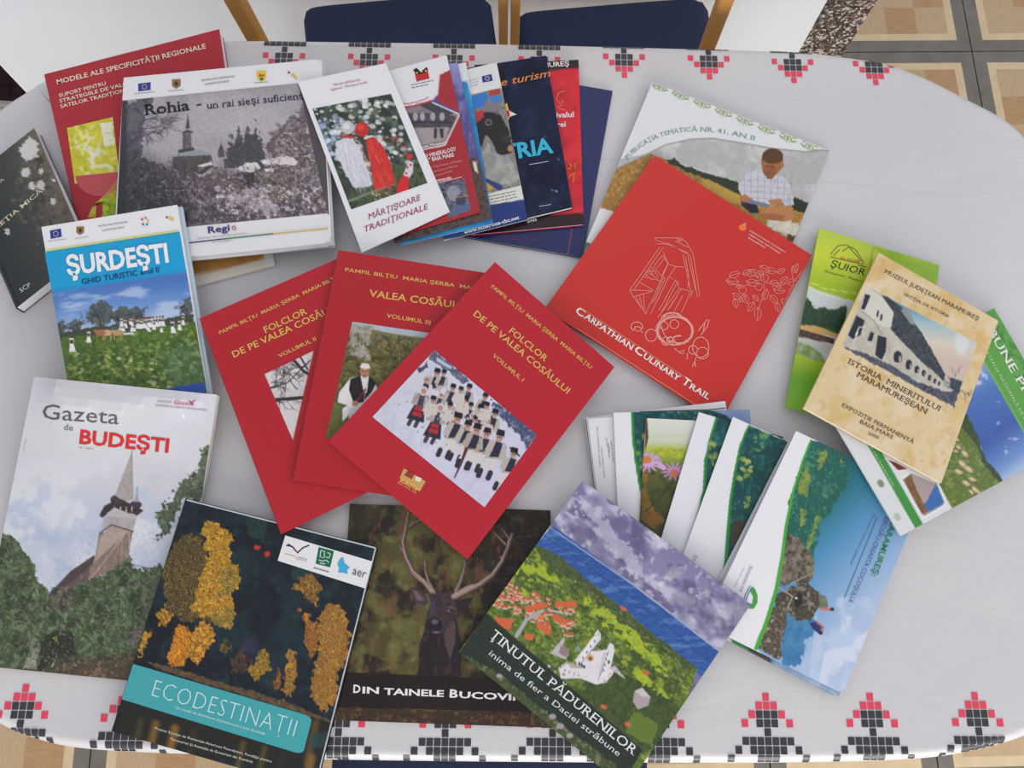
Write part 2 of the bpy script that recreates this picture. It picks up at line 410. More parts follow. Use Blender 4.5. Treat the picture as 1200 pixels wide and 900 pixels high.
_T = {}
def text_mesh(s, bold, serif, shear, sp, res):
    key = (s, bold, serif, shear, sp, res)
    if key in _T: return _T[key]
    def build(body):
        cu = bpy.data.curves.new('lettering', 'FONT'); cu.body = body; cu.size = 1; cu.resolution_u = res
        cu.offset = bold; cu.shear = shear; cu.space_character = sp
        ob = bpy.data.objects.new('lettering', cu); COL.objects.link(ob)
        me = bpy.data.meshes.new_from_object(ob.evaluated_get(bpy.context.evaluated_depsgraph_get()))
        V = np.zeros(len(me.vertices) * 3); me.vertices.foreach_get('co', V); V = V.reshape(-1, 3)
        Fc = [tuple(p.vertices) for p in me.polygons]
        bpy.data.objects.remove(ob); bpy.data.curves.remove(cu); bpy.data.meshes.remove(me)
        return V, Fc
    if 'cap' not in _T: _T['cap'] = build('H')[0][:, 1].max() if res else 0.7
    cap = _T['cap']
    V, Fc = build(s)
    if not len(V): return None
    if serif:
        xh = cap * 0.75; cnt = {}
        for f in Fc:
            for i in range(len(f)):
                a, b = f[i], f[(i + 1) % len(f)]; cnt[(min(a, b), max(a, b))] = cnt.get((min(a, b), max(a, b)), 0) + 1
        ex = []; th = 0.045; ov = 0.07
        for (a, b), k in cnt.items():
            if k != 1: continue
            A, B = V[a], V[b]
            if abs(A[1] - B[1]) > 0.004: continue
            L = abs(A[0] - B[0])
            if not 0.05 < L < 0.24: continue
            y = A[1]; x0, x1 = min(A[0], B[0]) - ov, max(A[0], B[0]) + ov
            if abs(y + bold) < 0.012 or abs(y) < 0.012: ex.append((x0, x1, y, y + th))
            elif abs(y - cap) < 0.03 or abs(y - xh) < 0.03: ex.append((x0, x1, y - th, y))
        V = [tuple(v) for v in V]
        for x0, x1, y0, y1 in ex:
            n = len(V); V += [(x0, y0, 0), (x1, y0, 0), (x1, y1, 0), (x0, y1, 0)]; Fc.append((n, n + 1, n + 2, n + 3))
        V = np.array(V)
    x0 = V[:, 0].min(); V[:, 0] -= x0; r = (V, Fc, V[:, 0].max(), cap); _T[key] = r; return r
# ---------------------------------------------------------------- the room
AX = math.radians(2.7); ex = np.array([math.cos(AX), math.sin(AX)]); ey = np.array([-math.sin(AX), math.cos(AX)])   # table direction
def box_mesh(name, c, sx, sy, sz, m, parent=None, bev=0.004, rot=AX, taper=1.0, lean=(0, 0)):
    """bevelled box: c = centre of its base"""
    ca, sa = math.cos(rot), math.sin(rot); V = []; n = 0
    rings = [(-bev, 0), (0, bev), (0, sz - bev), (-bev, sz)]
    for off, z in rings:
        k = 1 + (taper - 1) * z / sz; hx, hy = sx / 2 * k + off, sy / 2 * k + off; b = min(bev, hx * .5, hy * .5)
        for x, y in ((hx - b, -hy), (hx, -hy + b), (hx, hy - b), (hx - b, hy), (-hx + b, hy), (-hx, hy - b), (-hx, -hy + b), (-hx + b, -hy)):
            x += lean[0] * z / sz; y += lean[1] * z / sz
            V.append((c[0] + x * ca - y * sa, c[1] + x * sa + y * ca, c[2] + z))
    Fc = [tuple(range(7, -1, -1)), tuple(range(24, 32))]
    for r in range(3):
        for i in range(8): Fc.append((r * 8 + i, r * 8 + (i + 1) % 8, r * 8 + 8 + (i + 1) % 8, r * 8 + 8 + i))
    return mesh_obj(name, V, Fc, m, parent)
# floor: patterned tiles, each with grey border, cream frame and wood coloured blocks
M_GROUT = mat('grout', (70, 66, 62), rough=0.9)
M_TB = mat('tile_border', (116, 112, 104), rough=0.4, spec=0.4, noise=(26, (98, 95, 88), 2.0))
M_TF = mat('tile_frame', (202, 184, 150), rough=0.3, spec=0.5, noise=(40, (190, 168, 134), 2.0))
M_TW = [mat('tile_wood_a', (176, 142, 104), rough=0.35, spec=0.4, noise=(50, (158, 122, 86), 2.0, (1, 5, 1))),
        mat('tile_wood_b', (184, 160, 126), rough=0.35, spec=0.4, noise=(50, (170, 145, 112), 2.0, (5, 1, 1))),
        mat('tile_wood_c', (168, 146, 116), rough=0.3, spec=0.5, noise=(50, (184, 160, 126), 2.0, (1, 5, 1)))]
fl = mesh_obj('floor', [(-3, -3, -0.008), (3.5, -3, -0.008), (3.5, 3.5, -0.008), (-3, 3.5, -0.008)], [(0, 1, 2, 3)], M_GROUT); fl['kind'] = 'structure'
TS = 0.28; ta = math.radians(4.5); tx = np.array([math.cos(ta), math.sin(ta)]); ty = np.array([-math.sin(ta), math.cos(ta)]); t0 = np.array([0.917, 1.153])
def tile_mesh(variant):
    V = []; Fc = []; mi = []; h = TS / 2 - 0.0012
    def quadr(x0, y0, x1, y1, m, z=0.0):
        n = len(V); V.extend([(x0, y0, z), (x1, y0, z), (x1, y1, z), (x0, y1, z)]); Fc.append((n, n + 1, n + 2, n + 3)); mi.append(m)
    def ring(a, b, m):
        n = len(V)
        for r in (a, b): V.extend([(-r, -r, 0), (r, -r, 0), (r, r, 0), (-r, r, 0)])
        for i in range(4): Fc.append((n + i, n + (i + 1) % 4, n + 4 + (i + 1) % 4, n + 4 + i)); mi.append(m)
    a, b = h - 0.026, h - 0.042
    ring(h, a, 0); ring(a, b, 1)
    rr = random.Random(variant); k = 3; s = 2 * b / k
    for i in range(k):
        for j in range(k):
            quadr(-b + i * s, -b + j * s, -b + (i + 1) * s, -b + (j + 1) * s, 2 + ((i + j + variant) % 2 if rr.random() < .8 else 2))
    n = len(V); V.extend([(-h, -h, 0), (h, -h, 0), (h, h, 0), (-h, h, 0), (-h, -h, -.007), (h, -h, -.007), (h, h, -.007), (-h, h, -.007)])
    for i in range(4): Fc.append((n + i, n + 4 + i, n + 4 + (i + 1) % 4, n + (i + 1) % 4)); mi.append(0)
    me = bpy.data.meshes.new('tile'); me.from_pydata(V, [], Fc)
    for x in [M_TB, M_TF] + M_TW: me.materials.append(x)
    me.polygons.foreach_set('material_index', mi); return me
TM = [tile_mesh(k) for k in range(4)]
for i in range(-8, 4):
    for j in range(-8, 4):
        c = t0 + tx * TS * (i + .5) + ty * TS * (j + .5)
        if not (-1.6 < c[0] < 1.6 and -0.95 < c[1] < 1.95): continue
        o = bpy.data.objects.new('tile', TM[(i * 3 + j * 5) % 4]); COL.objects.link(o); o.parent = fl
        o.location = (c[0], c[1], 0); o.rotation_euler = (0, 0, ta)
# white back wall with a strip of mottled stone plaster at its right end
M_WALL = mat('white_wall_paint', (238, 246, 253), rough=0.55, spec=0.2, bump=(18, 0.05), noise=(2.2, (238, 242, 248), 1.4))
def M_mosaic():
    m = bpy.data.materials.new('mosaic_plaster'); m.use_nodes = True; nt = m.node_tree; b = nt.nodes['Principled BSDF']
    b.inputs['Roughness'].default_value = 0.6
    g = nt.nodes.new('ShaderNodeNewGeometry'); v = nt.nodes.new('ShaderNodeTexVoronoi'); v.inputs['Scale'].default_value = 260
    r = nt.nodes.new('ShaderNodeValToRGB'); r.color_ramp.interpolation = 'CONSTANT'
    cs = [(0, (52, 44, 40)), (.25, (120, 106, 98)), (.45, (74, 64, 58)), (.62, (176, 164, 156)), (.78, (96, 80, 72)), (.9, (214, 206, 198))]
    el = r.color_ramp.elements; el[0].position = 0; el[0].color = (*s2l(cs[0][1]), 1); el.remove(el[1])
    for p, c in cs[1:]:
        e = el.new(p); e.color = (*s2l(c), 1)
    nt.links.new(g.outputs['Position'], v.inputs['Vector'])
    sp = nt.nodes.new('ShaderNodeSeparateColor'); nt.links.new(v.outputs['Color'], sp.inputs[0]); nt.links.new(sp.outputs[0], r.inputs[0])
    nt.links.new(r.outputs[0], b.inputs['Base Color'])
    bp = nt.nodes.new('ShaderNodeBump'); bp.inputs['Distance'].default_value = 0.003; bp.inputs['Strength'].default_value = .6; bp.invert = True
    nt.links.new(v.outputs['Distance'], bp.inputs['Height']); nt.links.new(bp.outputs[0], b.inputs['Normal'])
    return m
def wall_pt(x, y0=0.93): return np.array([x, y0 + 0.047 * x])
def prism(name, xa, xb, y0, d, z1, m, parent=None, z0=0.0):
    a, b = wall_pt(xa, y0), wall_pt(xb, y0); n = np.array([-0.047, 1.0]); n /= np.linalg.norm(n)
    P = [a, b, b + n * d, a + n * d]; V = [(p[0], p[1], z0) for p in P] + [(p[0], p[1], z1) for p in P]
    return mesh_obj(name, V, [(0, 1, 5, 4), (1, 2, 6, 5), (2, 3, 7, 6), (3, 0, 4, 7), (4, 5, 6, 7), (3, 2, 1, 0)], m, parent)
wb = prism('wall_back', -0.975, 0.468, 0.93, 0.14, 2.5, M_WALL); wb['kind'] = 'structure'
tr = prism('trim_1', 0.468, 0.548, 0.93, 0.14, 2.5, M_mosaic()); tr['kind'] = 'structure'; tr['label'] = 'brown and white mottled stone plaster strip at the wall end'

# dark rug on the floor beyond the left end of the wall
M_RUG = mat('dark_brown_pile', (58, 40, 42), rough=0.95, spec=0.05, bump=(420, 0.8, 0.004), noise=(60, (36, 24, 28), 2.0))
rg0 = empty('rug', (-1.45, 1.2, 0), 'dark brown floor rug at the upper left, beyond the white wall edge', 'rug')
box_mesh('pile', (-1.45, 1.245, 0), 0.90, 0.70, 0.012, M_RUG, rg0, bev=.004, rot=0.0)
box_mesh('border', (-1.45, 0.888, 0), 0.90, 0.014, 0.010, mat('rug_binding', (150, 146, 150), rough=0.9), rg0, bev=.003, rot=0.0)

# ---------------------------------------------------------------- table and cloth
def smooth_loop(P, n=8):
    P = np.array(P, float); m = len(P); out = []
    for i in range(m):
        a, b, c, d = P[i - 1], P[i], P[(i + 1) % m], P[(i + 2) % m]
        for k in range(n):
            t = k / n; out.append(0.5 * ((2 * b) + (c - a) * t + (2 * a - 5 * b + 4 * c - d) * t * t + (3 * b - a - 3 * c + d) * t ** 3))
    return np.array(out)
edge_px = [(-70, 185), (0, 128), (33, 106), (52, 94), (110, 70), (180, 54), (272, 47), (400, 48), (600, 51), (800, 56), (929, 60), (996, 67), (1041, 75), (1087, 92), (1132, 115),
           (1172, 136), (1200, 159), (1262, 230), (1310, 340), (1335, 500), (1318, 650), (1280, 770), (1235, 840), (1200, 864), (1145, 880), (1090, 889), (1017, 893), (900, 895),
           (760, 895), (600, 894), (375, 891), (250, 886), (150, 882), (87, 877), (45, 868), (0, 850), (-60, 810), (-120, 720), (-150, 560), (-145, 400), (-120, 280)]
EL = smooth_loop(U(edge_px, ZT - 0.004)[:, :2], 6)
def inset_loop(L, d):
    t = np.roll(L, -1, 0) - np.roll(L, 1, 0); t /= np.linalg.norm(t, axis=1)[:, None]
    n = np.c_[-t[:, 1], t[:, 0]]
    A = 0.5 * (L[:, 0] * np.roll(L[:, 1], -1) - np.roll(L[:, 0], -1) * L[:, 1]).sum()
    return L + n * d * (1 if A > 0 else -1)
RR = 0.009
rings = []; nE = len(EL)
for k in range(9):                    # the rounded fall of the cloth over the table edge
    a = math.pi / 2 * k / 8; rings.append((inset_loop(EL, RR * (1 - math.sin(a))), ZT - RR + RR * math.cos(a)))
rings.insert(0, (inset_loop(EL, 0.03), ZT))
for k, z in enumerate((0.03, 0.06, 0.10, 0.14)):
    s = np.arange(nE); q = inset_loop(EL, 0.0015 * k); q = q + 0.0008 * k * np.c_[np.sin(s * 0.31), np.cos(s * 0.27)]; rings.append((q, ZT - z))
V = np.vstack([np.c_[r, np.full(nE, z)] for r, z in rings]); Fc = [tuple(range(nE))]
for r in range(len(rings) - 1):
    for i in range(nE): Fc.append((r * nE + i, r * nE + (i + 1) % nE, (r + 1) * nE + (i + 1) % nE, (r + 1) * nE + i))
M_CLOTH = mat('white_oilcloth', (202, 199, 200), rough=0.30, spec=0.5, noise=(5.5, (192, 190, 193), 2.2))
nt = M_CLOTH.node_tree; bs = nt.nodes['Principled BSDF']; g = nt.nodes.new('ShaderNodeNewGeometry')
n1 = nt.nodes.new('ShaderNodeTexNoise'); n1.inputs['Scale'].default_value = 9; n1.inputs['Detail'].default_value = 3; n1.inputs['Distortion'].default_value = 1.5
mp = nt.nodes.new('ShaderNodeMapping'); mp.inputs['Scale'].default_value = (1, 2.5, 1)
nt.links.new(g.outputs['Position'], mp.inputs[0]); nt.links.new(mp.outputs[0], n1.inputs['Vector'])
n2 = nt.nodes.new('ShaderNodeTexNoise'); n2.inputs['Scale'].default_value = 900
nt.links.new(g.outputs['Position'], n2.inputs['Vector'])
b1 = nt.nodes.new('ShaderNodeBump'); b1.inputs['Distance'].default_value = 0.004; b1.inputs['Strength'].default_value = 0.16
b2 = nt.nodes.new('ShaderNodeBump'); b2.inputs['Distance'].default_value = 0.0003; b2.inputs['Strength'].default_value = 0.4
nt.links.new(n1.outputs['Fac'], b1.inputs['Height']); nt.links.new(n2.outputs['Fac'], b2.inputs['Height'])
nt.links.new(b1.outputs[0], b2.inputs['Normal']); nt.links.new(b2.outputs[0], bs.inputs['Normal'])
cc = EL.mean(0)
cloth = empty('tablecloth', (cc[0], cc[1], ZT), 'white oilcloth tablecloth with red and black cross-stitch borders', 'tablecloth')
mesh_obj('cloth_sheet', V, Fc, M_CLOTH, cloth)
_EP = Paint(np.zeros((1, 2)))
def cloth_z(P):
    p = Paint(np.asarray(P, float)); d = -p.sd(np.arange(len(P)), EL)
    return d
M_RED = mat('stitch_red', (214, 62, 86), rough=0.35, spec=0.5); M_BLK = mat('stitch_black', (48, 48, 54), rough=0.35, spec=0.5)
def motif(org, ux, uy, rows, cw, chh):
    """cross-stitch motif: little squares; rows = list of (row, [(col, red?)])"""
    V = []; Fc = []; mi = []; h = 0.44
    for r, cols in rows:
        for c, red in cols:
            q = [org + ux * cw * (c + a) + uy * chh * (r + b) for a, b in ((-h, -h), (h, -h), (h, h), (-h, h))]
            d = cloth_z(q); S = 4 if d.min() < RR + .002 else 1
            if d.max() < 0.0004: continue
            q = np.array(q); P = [q[0] + (q[1] - q[0]) * a / S + (q[3] - q[0]) * b / S for b in range(S + 1) for a in range(S + 1)]; d = cloth_z(P)
            z = [ZT - RR + math.sqrt(max(0, RR * RR - max(0, RR - x) ** 2)) for x in d]; n = len(V)
            V += [(p[0], p[1], zz + 0.0003 + (0.0004 if x < RR else 0)) for p, zz, x in zip(P, z, d)]
            for b in range(S):
                for a in range(S):
                    f = [b * (S + 1) + a, b * (S + 1) + a + 1, (b + 1) * (S + 1) + a + 1, (b + 1) * (S + 1) + a]
                    if min(d[i] for i in f) < 0.0002: continue
                    Fc.append(tuple(n + i for i in f)); mi.append(0 if red else 1)
    if V:
        o = mesh_obj('cross_stitch_motif', V, Fc, [M_RED, M_BLK], cloth, mi=mi)
rowsB = [(5, [(0, 1)]), (4, [(-1, 1), (0, 1), (1, 1)]), (3, [(-2, 1), (-1, 0), (0, 0), (1, 0), (2, 1)]), (2, [(-1, 0), (0, 0), (1, 0)]), (2, [(-3, 1), (3, 1)]),
         (1, [(0, 0)]), (0, [(k, 0) for k in range(-3, 4)]), (-1, [(k, 0) for k in (-4, -2, -1, 0, 1, 2, 4)]), (-2, [(k, 0) for k in (-5, -1, 0, 1, 5)]), (-3, [(k, 0) for k in (-6, 0, 6, 7)])]
for x, y in [(24, 848), (147.5, 852), (271, 856), (396.7, 858), (521.7, 859), (647.5, 859), (772, 859), (899.7, 858), (1023, 858), (1147, 857)]:
    o = U1(x, y, ZT)[:2]; motif(o - ey * 0.0067, ex, ey, rowsB, 0.00606, 0.0067)
rowsT = [(-4, [(0, 1)]), (-3, [(-1, 1), (0, 1), (1, 1)]), (-2, [(-2, 1), (-1, 0), (0, 0), (1, 0), (2, 1)]), (-1, [(-1, 0), (0, 0), (1, 0), (-3, 1), (3, 1)]),
         (0, [(0, 0)]), (1, [(k, 0) for k in range(-3, 4)])]
for x, y in [(333.6, 58), (433, 59.3), (532, 60.5), (632, 62.5), (731, 59.5), (830, 61.5), (928, 65.5), (1023, 68)]:
    o = U1(x, y, ZT)[:2]; motif(o, ex, ey, rowsT, 0.00606, 0.0070)

M_TWOOD = mat('table_wood', (150, 108, 66), rough=0.5, noise=(14, (124, 86, 52), 2.0, (1, 8, 1)))
tb = empty('dining_table', (cc[0], cc[1], 0), 'wooden table under the white cross-stitch oilcloth', 'table')
top = inset_loop(EL, 0.006); n = len(top)
mesh_obj('tabletop', np.vstack([np.c_[top, np.full(n, ZT - 0.0012)], np.c_[top, np.full(n, ZT - 0.028)]])[:, :3] - [0, 0, 0.0098],
         [tuple(range(n)), tuple(range(2 * n - 1, n - 1, -1))] + [(i, n + i, n + (i + 1) % n, (i + 1) % n) for i in range(n)], M_TWOOD, tb)
for a in (-1, 1):
    for b in (-1, 1):
        p = cc + ex * a * 0.42 + ey * b * 0.20
        box_mesh('leg', (p[0], p[1], 0), 0.045, 0.045, ZT - 0.040, M_TWOOD, tb, taper=1.2)
for b in (-1, 1):
    p = cc + ey * b * 0.20; box_mesh('apron', (p[0], p[1], ZT - 0.12), 0.80, 0.022, 0.08, M_TWOOD, tb)

# ---------------------------------------------------------------- chairs: navy seats, honey-coloured wooden uprights
M_NAVY = mat('navy_upholstery', (48, 56, 82), rough=0.85, spec=0.15, bump=(700, 0.5), noise=(500, (38, 45, 68), 1.6))
M_OAK = mat('honey_wood', (184, 134, 70), rough=0.4, spec=0.4, noise=(9, (166, 114, 54), 2.0, (1, 1, .15)))
def bar(name, p, q, w0, w1, m, parent, dep=None):
    p = np.array(p, float); q = np.array(q, float); d = q - p; d /= np.linalg.norm(d)
    a = np.array([ex[0], ex[1], 0.0]); b = np.cross(d, a); b /= np.linalg.norm(b); a = np.cross(b, d)
    V = []; dd = dep or 1.0
    for P, wd in ((p, w0), (p + (q - p) * .5, (w0 + w1) / 2), (q, w1)):
        for k in range(12):
            t = 2 * math.pi * k / 12; c, s = math.cos(t), math.sin(t)
            V.append(P + a * wd / 2 * math.copysign(abs(c) ** .5, c) + b * wd * dd / 2 * math.copysign(abs(s) ** .5, s))
    Fc = [tuple(range(11, -1, -1)), tuple(range(24, 36))] + [(r * 12 + i, r * 12 + (i + 1) % 12, r * 12 + 12 + (i + 1) % 12, r * 12 + 12 + i) for r in range(2) for i in range(12)]
    return mesh_obj(name, V, Fc, m, parent, smooth=False)
def cushion(name, quad, z, th, parent, m):
    """puffy pad with rounded corners; quad = four xy corners"""
    H = homog(quad); n = 28; g = np.linspace(-1, 1, n + 1); V = []
    for sgn in (1, -1):
        for u in g:
            for v in g:
                r = 0.16; au, av = abs(u), abs(v)
                x, y = u, v
                if au > 1 - r and av > 1 - r:          # pull corners in
                    du, dv = (au - 1 + r) / r, (av - 1 + r) / r; l = math.hypot(du, dv); mx = max(du, dv)
                    if l > 0: f = mx / l; x = math.copysign(1 - r + r * du * f, u); y = math.copysign(1 - r + r * dv * f, v)
                e = (1 - au ** 10) * (1 - av ** 10)
                p = hap(H, [((x + 1) / 2, (y + 1) / 2)])[0]
                V.append((p[0], p[1], z + th / 2 + sgn * (th / 2) * max(0, e) ** .4 + (0.008 * (1 - u * u) * (1 - v * v) if sgn > 0 else 0)))
    N = (n + 1) ** 2; idx = np.arange(N).reshape(n + 1, n + 1)
    Fc = np.stack([idx[:-1, :-1], idx[1:, :-1], idx[1:, 1:], idx[:-1, 1:]], -1).reshape(-1, 4)
    Fc = np.vstack([Fc, Fc[:, ::-1] + N])
    if Newell(np.array(V), Fc[0]) < 0: Fc = Fc[:, ::-1]
    return mesh_obj(name, V, Fc, m, parent, smooth=True)
def chair(label, seat_q, zs, ups, legs, group='chairs around the table'):
    c = np.mean(seat_q, 0); t = empty('chair', (c[0], c[1], 0), label, 'chair', group)
    cushion('seat', seat_q, zs, 0.055, t, M_NAVY)
    q = [c + (np.array(p) - c) * 0.9 for p in seat_q]
    V = [(p[0], p[1], zs - 0.03) for p in q] + [(p[0], p[1], zs) for p in q]
    mesh_obj('seat_frame', V, [(0, 1, 2, 3), (4, 5, 6, 7), (0, 1, 5, 4), (1, 2, 6, 5), (2, 3, 7, 6), (3, 0, 4, 7)], M_OAK, t)
    tops = []
    for p, q2, w0, w1 in ups:
        bar('leg', p, q2, w0, w1, M_OAK, t); tops.append(q2)
    for p in legs: bar('leg', (p[0], p[1], 0), (p[0] , p[1], zs), 0.026, 0.034, M_OAK, t)
    a, b = np.array(tops[0]), np.array(tops[1])
    bar('back_rail', a - [0, 0, .03], b - [0, 0, .03], 0.02, 0.02, M_OAK, t)
    return t
ZS = 0.40
def up_line(pa, pb, y, ztop):
    """a straight upright standing in the plane at world depth y, through two photo points"""
    out = []
    for p in (pa, pb):
        d = RM @ np.array([p[0] - 600, 450 - p[1], -F_PX]); k = y / d[1]; out.append(np.array([d[0] * k, y, ZC + d[2] * k]))
    a, b = out; m = (b - a) / (b[2] - a[2])
    foot = a + m * (0 - a[2]); foot[0] = a[0]
    return foot, a, a + m * (ztop - a[2])
def seatq(l0, r0, l1, r1):
    """near-left, near-right, far-right, far-left seat corners at the seat height, from photo points of the far corners"""
    fl_, fr_ = U1(*l1, ZS + .045)[:2], U1(*r1, ZS + .045)[:2]; nl, nr = U1(*l0, ZS + .045)[:2], U1(*r0, ZS + .045)[:2]
    return [nl, nr, fr_, fl_]
for lab, sq, pa, pb in [
    ('navy-seated wooden chair behind the table, the left one of the two along the back wall', seatq((362, 110), (592, 116), (352, 8), (574, -12)), ((350, 45), (313, 0), .0135, .0165), ((595.6, 50), (593.6, 0), .0080, .0084)),
    ('navy-seated wooden chair behind the table, the right one nearer the stone plaster strip', seatq((610, 116), (848, 122), (602, 14), (832, -6)), ((605.2, 50), (605.8, 0), .0080, .0084), ((838, 40), (852, 0), .0110, .014))]:
    ups = []
    for (a, b, w0, w1) in (pa, pb):
        f_, m_, t_ = up_line(a, b, 0.60 + 0.047 * (a[0] - 600) * 0.0008, 0.86); ups.append((f_, t_, w0, w1 * 1.25))
    chair(lab, sq, ZS, ups, [sq[2] * .97 + sq[0] * .03 - ey * .03 - ex * .02, sq[3] * .97 + sq[1] * .03 - ey * .03 + ex * .02])
ny = U1(385, 893, ZS + .05)[:2] ; nx = U1(762, 894, ZS + .05)[:2]
sq = [ny - ey * .36 , nx - ey * .36, nx + ey * .10, ny + ey * .10]
ups = [(np.array([*(p + d * .02), 0]), np.array([*(p + d * .02 - ey * .05), 0.86]), .03, .026) for p, d in ((sq[0], ex), (sq[1], -ex))]
chair('navy-seated chair pushed under the near long edge of the table', sq, ZS, ups, [sq[2] - ey * .04 - ex * .03, sq[3] - ey * .04 + ex * .03])
# ---------------------------------------------------------------- printed matter, from the bottom of each pile upwards
WHT = (232, 232, 236)
def flag_eu(it, quad):
    it.shapes('flag', [quad], (44, 58, 150)); c = np.mean(quad, 0); r = abs(np.array(quad)[:, 1] - c[1]).mean() * .6
    it.shapes('flag_stars', [disc(c[0] + r * math.cos(a), c[1] + r * math.sin(a), .55, n=5) for a in [k * math.pi / 6 for k in range(12)]], (236, 210, 60))
def para(p0, d, n, nn, gap, L):
    """rows of tiny unreadable print as thin strokes"""
    out = []; d = np.array(d, float); d /= np.linalg.norm(d); up = np.array([-d[1], d[0]])
    rg = random.Random(n * 7 + int(L))
    for k in range(n):
        q = np.array(p0, float) + up * gap * k; x = 0
        while x < L * (1 if k < n - 1 else .6):
            l = rg.uniform(2, 6); out.append([q + d * x, q + d * min(L, x + l)]); x += l + 1.1
    return out

# --- large red book, top left
mod = Item('book', 'thick dark red hardback-size book with yellow map panel at the upper left', 'book',
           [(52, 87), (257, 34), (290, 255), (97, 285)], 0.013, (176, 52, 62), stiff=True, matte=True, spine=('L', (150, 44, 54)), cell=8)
zz = lambda *p: Z(50, 30, 3.912, *p)
mod.text('title_lettering', 'MODELE ALE SPECIFICITĂŢII REGIONALE', *zz((68, 270), (750, 104)), 5.6, (240, 226, 206), bold=.012)
for k, (s, a, b) in enumerate([('SUPORT PENTRU', (78, 330), (292, 272)), ('STRATEGIILE DE VALORIFICARE', (80, 355), (520, 240)), ('SATELOR TRADIŢIONALE', (84, 380), (430, 292))]):
    mod.text('subtitle_lettering', s, *zz(a, b), 4.2, (240, 226, 206), bold=.01)
def p_map(p):
    p.noise((222, 214, 70), 9, 3, .35, .65); p.noise((236, 236, 150), 6, 4, .5, .7); p.noise((176, 168, 40), 5, 8, .6, .75, .7)
    q = zz((200, 480), (215, 520), (190, 560), (235, 600), (225, 650), (290, 640), (320, 655)); p.line(q, (2, 4), (240, 238, 220), a=.8)
    p.branch(*zz((215, 610))[0], -.2, 14, 2.4, (232, 228, 214), 4, 4); p.branch(*zz((210, 560))[0], 1.2, 12, 2, (250, 246, 230), 9, 4, .8)
    p.line(zz((150, 560), (190, 540), (240, 580)), 1.6, (236, 236, 226), a=.8)
    p.poly(zz((262, 450), (318, 440), (330, 545), (285, 555)), (240, 238, 214), rag=1)
    p.grass(zz((270, 460), (315, 450), (322, 540), (290, 548)), [(190, 186, 120)], 16, 4, .5, .1)
mod.picture('map_panel', zz((112, 470), (322, 420), (352, 682), (148, 726)), (206, 200, 60), p_map, 1.1)
mod.shapes('circle_motif', [[p for p in disc(*zz((262, 690))[0], 28, 24, 28) if p[1] > 204 + (p[0] - 90) * -.14]], (202, 88, 92))
def p_gr(p):
    p.noise((186, 204, 60), 5, 3, .4, .6); p.noise((120, 150, 40), 3, 6, .5, .7)
mod.picture('green_corner_panel', zz((280, 790), (352, 750), (356, 900), (270, 900)), (160, 186, 56), p_gr, 1.2)
mod.lines('fan_lines', [zz((210 + k * 4, 880), (230 + 2 * k, 830 - k), (300 + k * 5, 765 + k * 3), (350, 700 + k * 16)) for k in range(9)], .7, (206, 196, 70))

# --- dark photo book at the left edge
mat_b = Item('book', 'thick dark book with lichen-spotted rock cover cut off by the left photo edge', 'book',
             [(-44, 216), (40, 150), (103.5, 294.6), (19, 361)], 0.012, (74, 76, 74), stiff=False, sag=2e-5, spine=('L', (40, 46, 48)), cell=1.6,
             lift=lambda s, t: 0.009 * np.clip(s - .55, 0, 1) * np.clip(t, 0, 1),
             paint=lambda p: (p.grad((-6, 262), (88, 226), [(0, (46, 52, 54)), (.45, (70, 72, 72)), (.75, (108, 98, 86)), (1, (120, 104, 86))]),
                              p.noise((136, 118, 98), 5, 11, .56, .76, .6, pts=[(40, 150), (104, 295), (60, 330), (10, 235)]), p.noise((58, 56, 52), 3, 12, .52, .7, .5), p.noise((48, 50, 48), 5, 21, .55, .7, .8, pts=[(38, 160), (100, 290), (70, 310), (35, 240)]),
                              p.poly(Z(0, 130, 3.46, (80, 150), (120, 100), (155, 130), (150, 185), (110, 205), (85, 180)), (214, 212, 208), rag=3, rs=4),
                              [p.poly(disc(*Z(0, 130, 3.46, (x, y))[0], r * .8, r), (212, 208, 202), rag=2, rs=3, seed=k) for k, (x, y, r) in enumerate([(105, 250, 6), (130, 305, 5), (165, 300, 6), (215, 365, 4), (168, 245, 4), (30, 490, 3)])],
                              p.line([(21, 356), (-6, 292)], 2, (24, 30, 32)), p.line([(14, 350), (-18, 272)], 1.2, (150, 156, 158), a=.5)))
mat_b.text('title_lettering', 'ISTORIA EMEŢIA MICĂ', (-52, 309), (51, 224), 4.6, (216, 208, 176), serif=True, bold=.01)
mat_b.text('author_lettering', 'ANA POPA', (-28, 236), (6, 211), 3.6, (196, 192, 176), serif=True)
mat_b.text('publisher_mark', 'SCP', (25, 343), (37, 335), 5, (220, 222, 222), serif=True)
mat_b.lines('logo_mark', [Z(0, 130, 3.46, (18, 480), (30, 490), (32, 505), (40, 495)), Z(0, 130, 3.46, (30, 490), (40, 482))], 1.2, (210, 208, 200))

# --- cream booklet with orange band, under the monastery booklet
crm = Item('booklet', 'cream booklet with orange cover peeking out below the snowy monastery guide', 'booklet',
           [(205, 205), (300, 180), (322, 311), (226, 336)], 0.003, (236, 228, 214), cell=3, matte=True,
           paint=lambda p: (p.poly([(150, 180), (330, 170), (308, 303), (219, 325)], (214, 160, 92), c2=(190, 132, 66), ns=20), p.poly([(308, 296), (330, 290), (330, 330), (312, 318)], (238, 236, 232))))

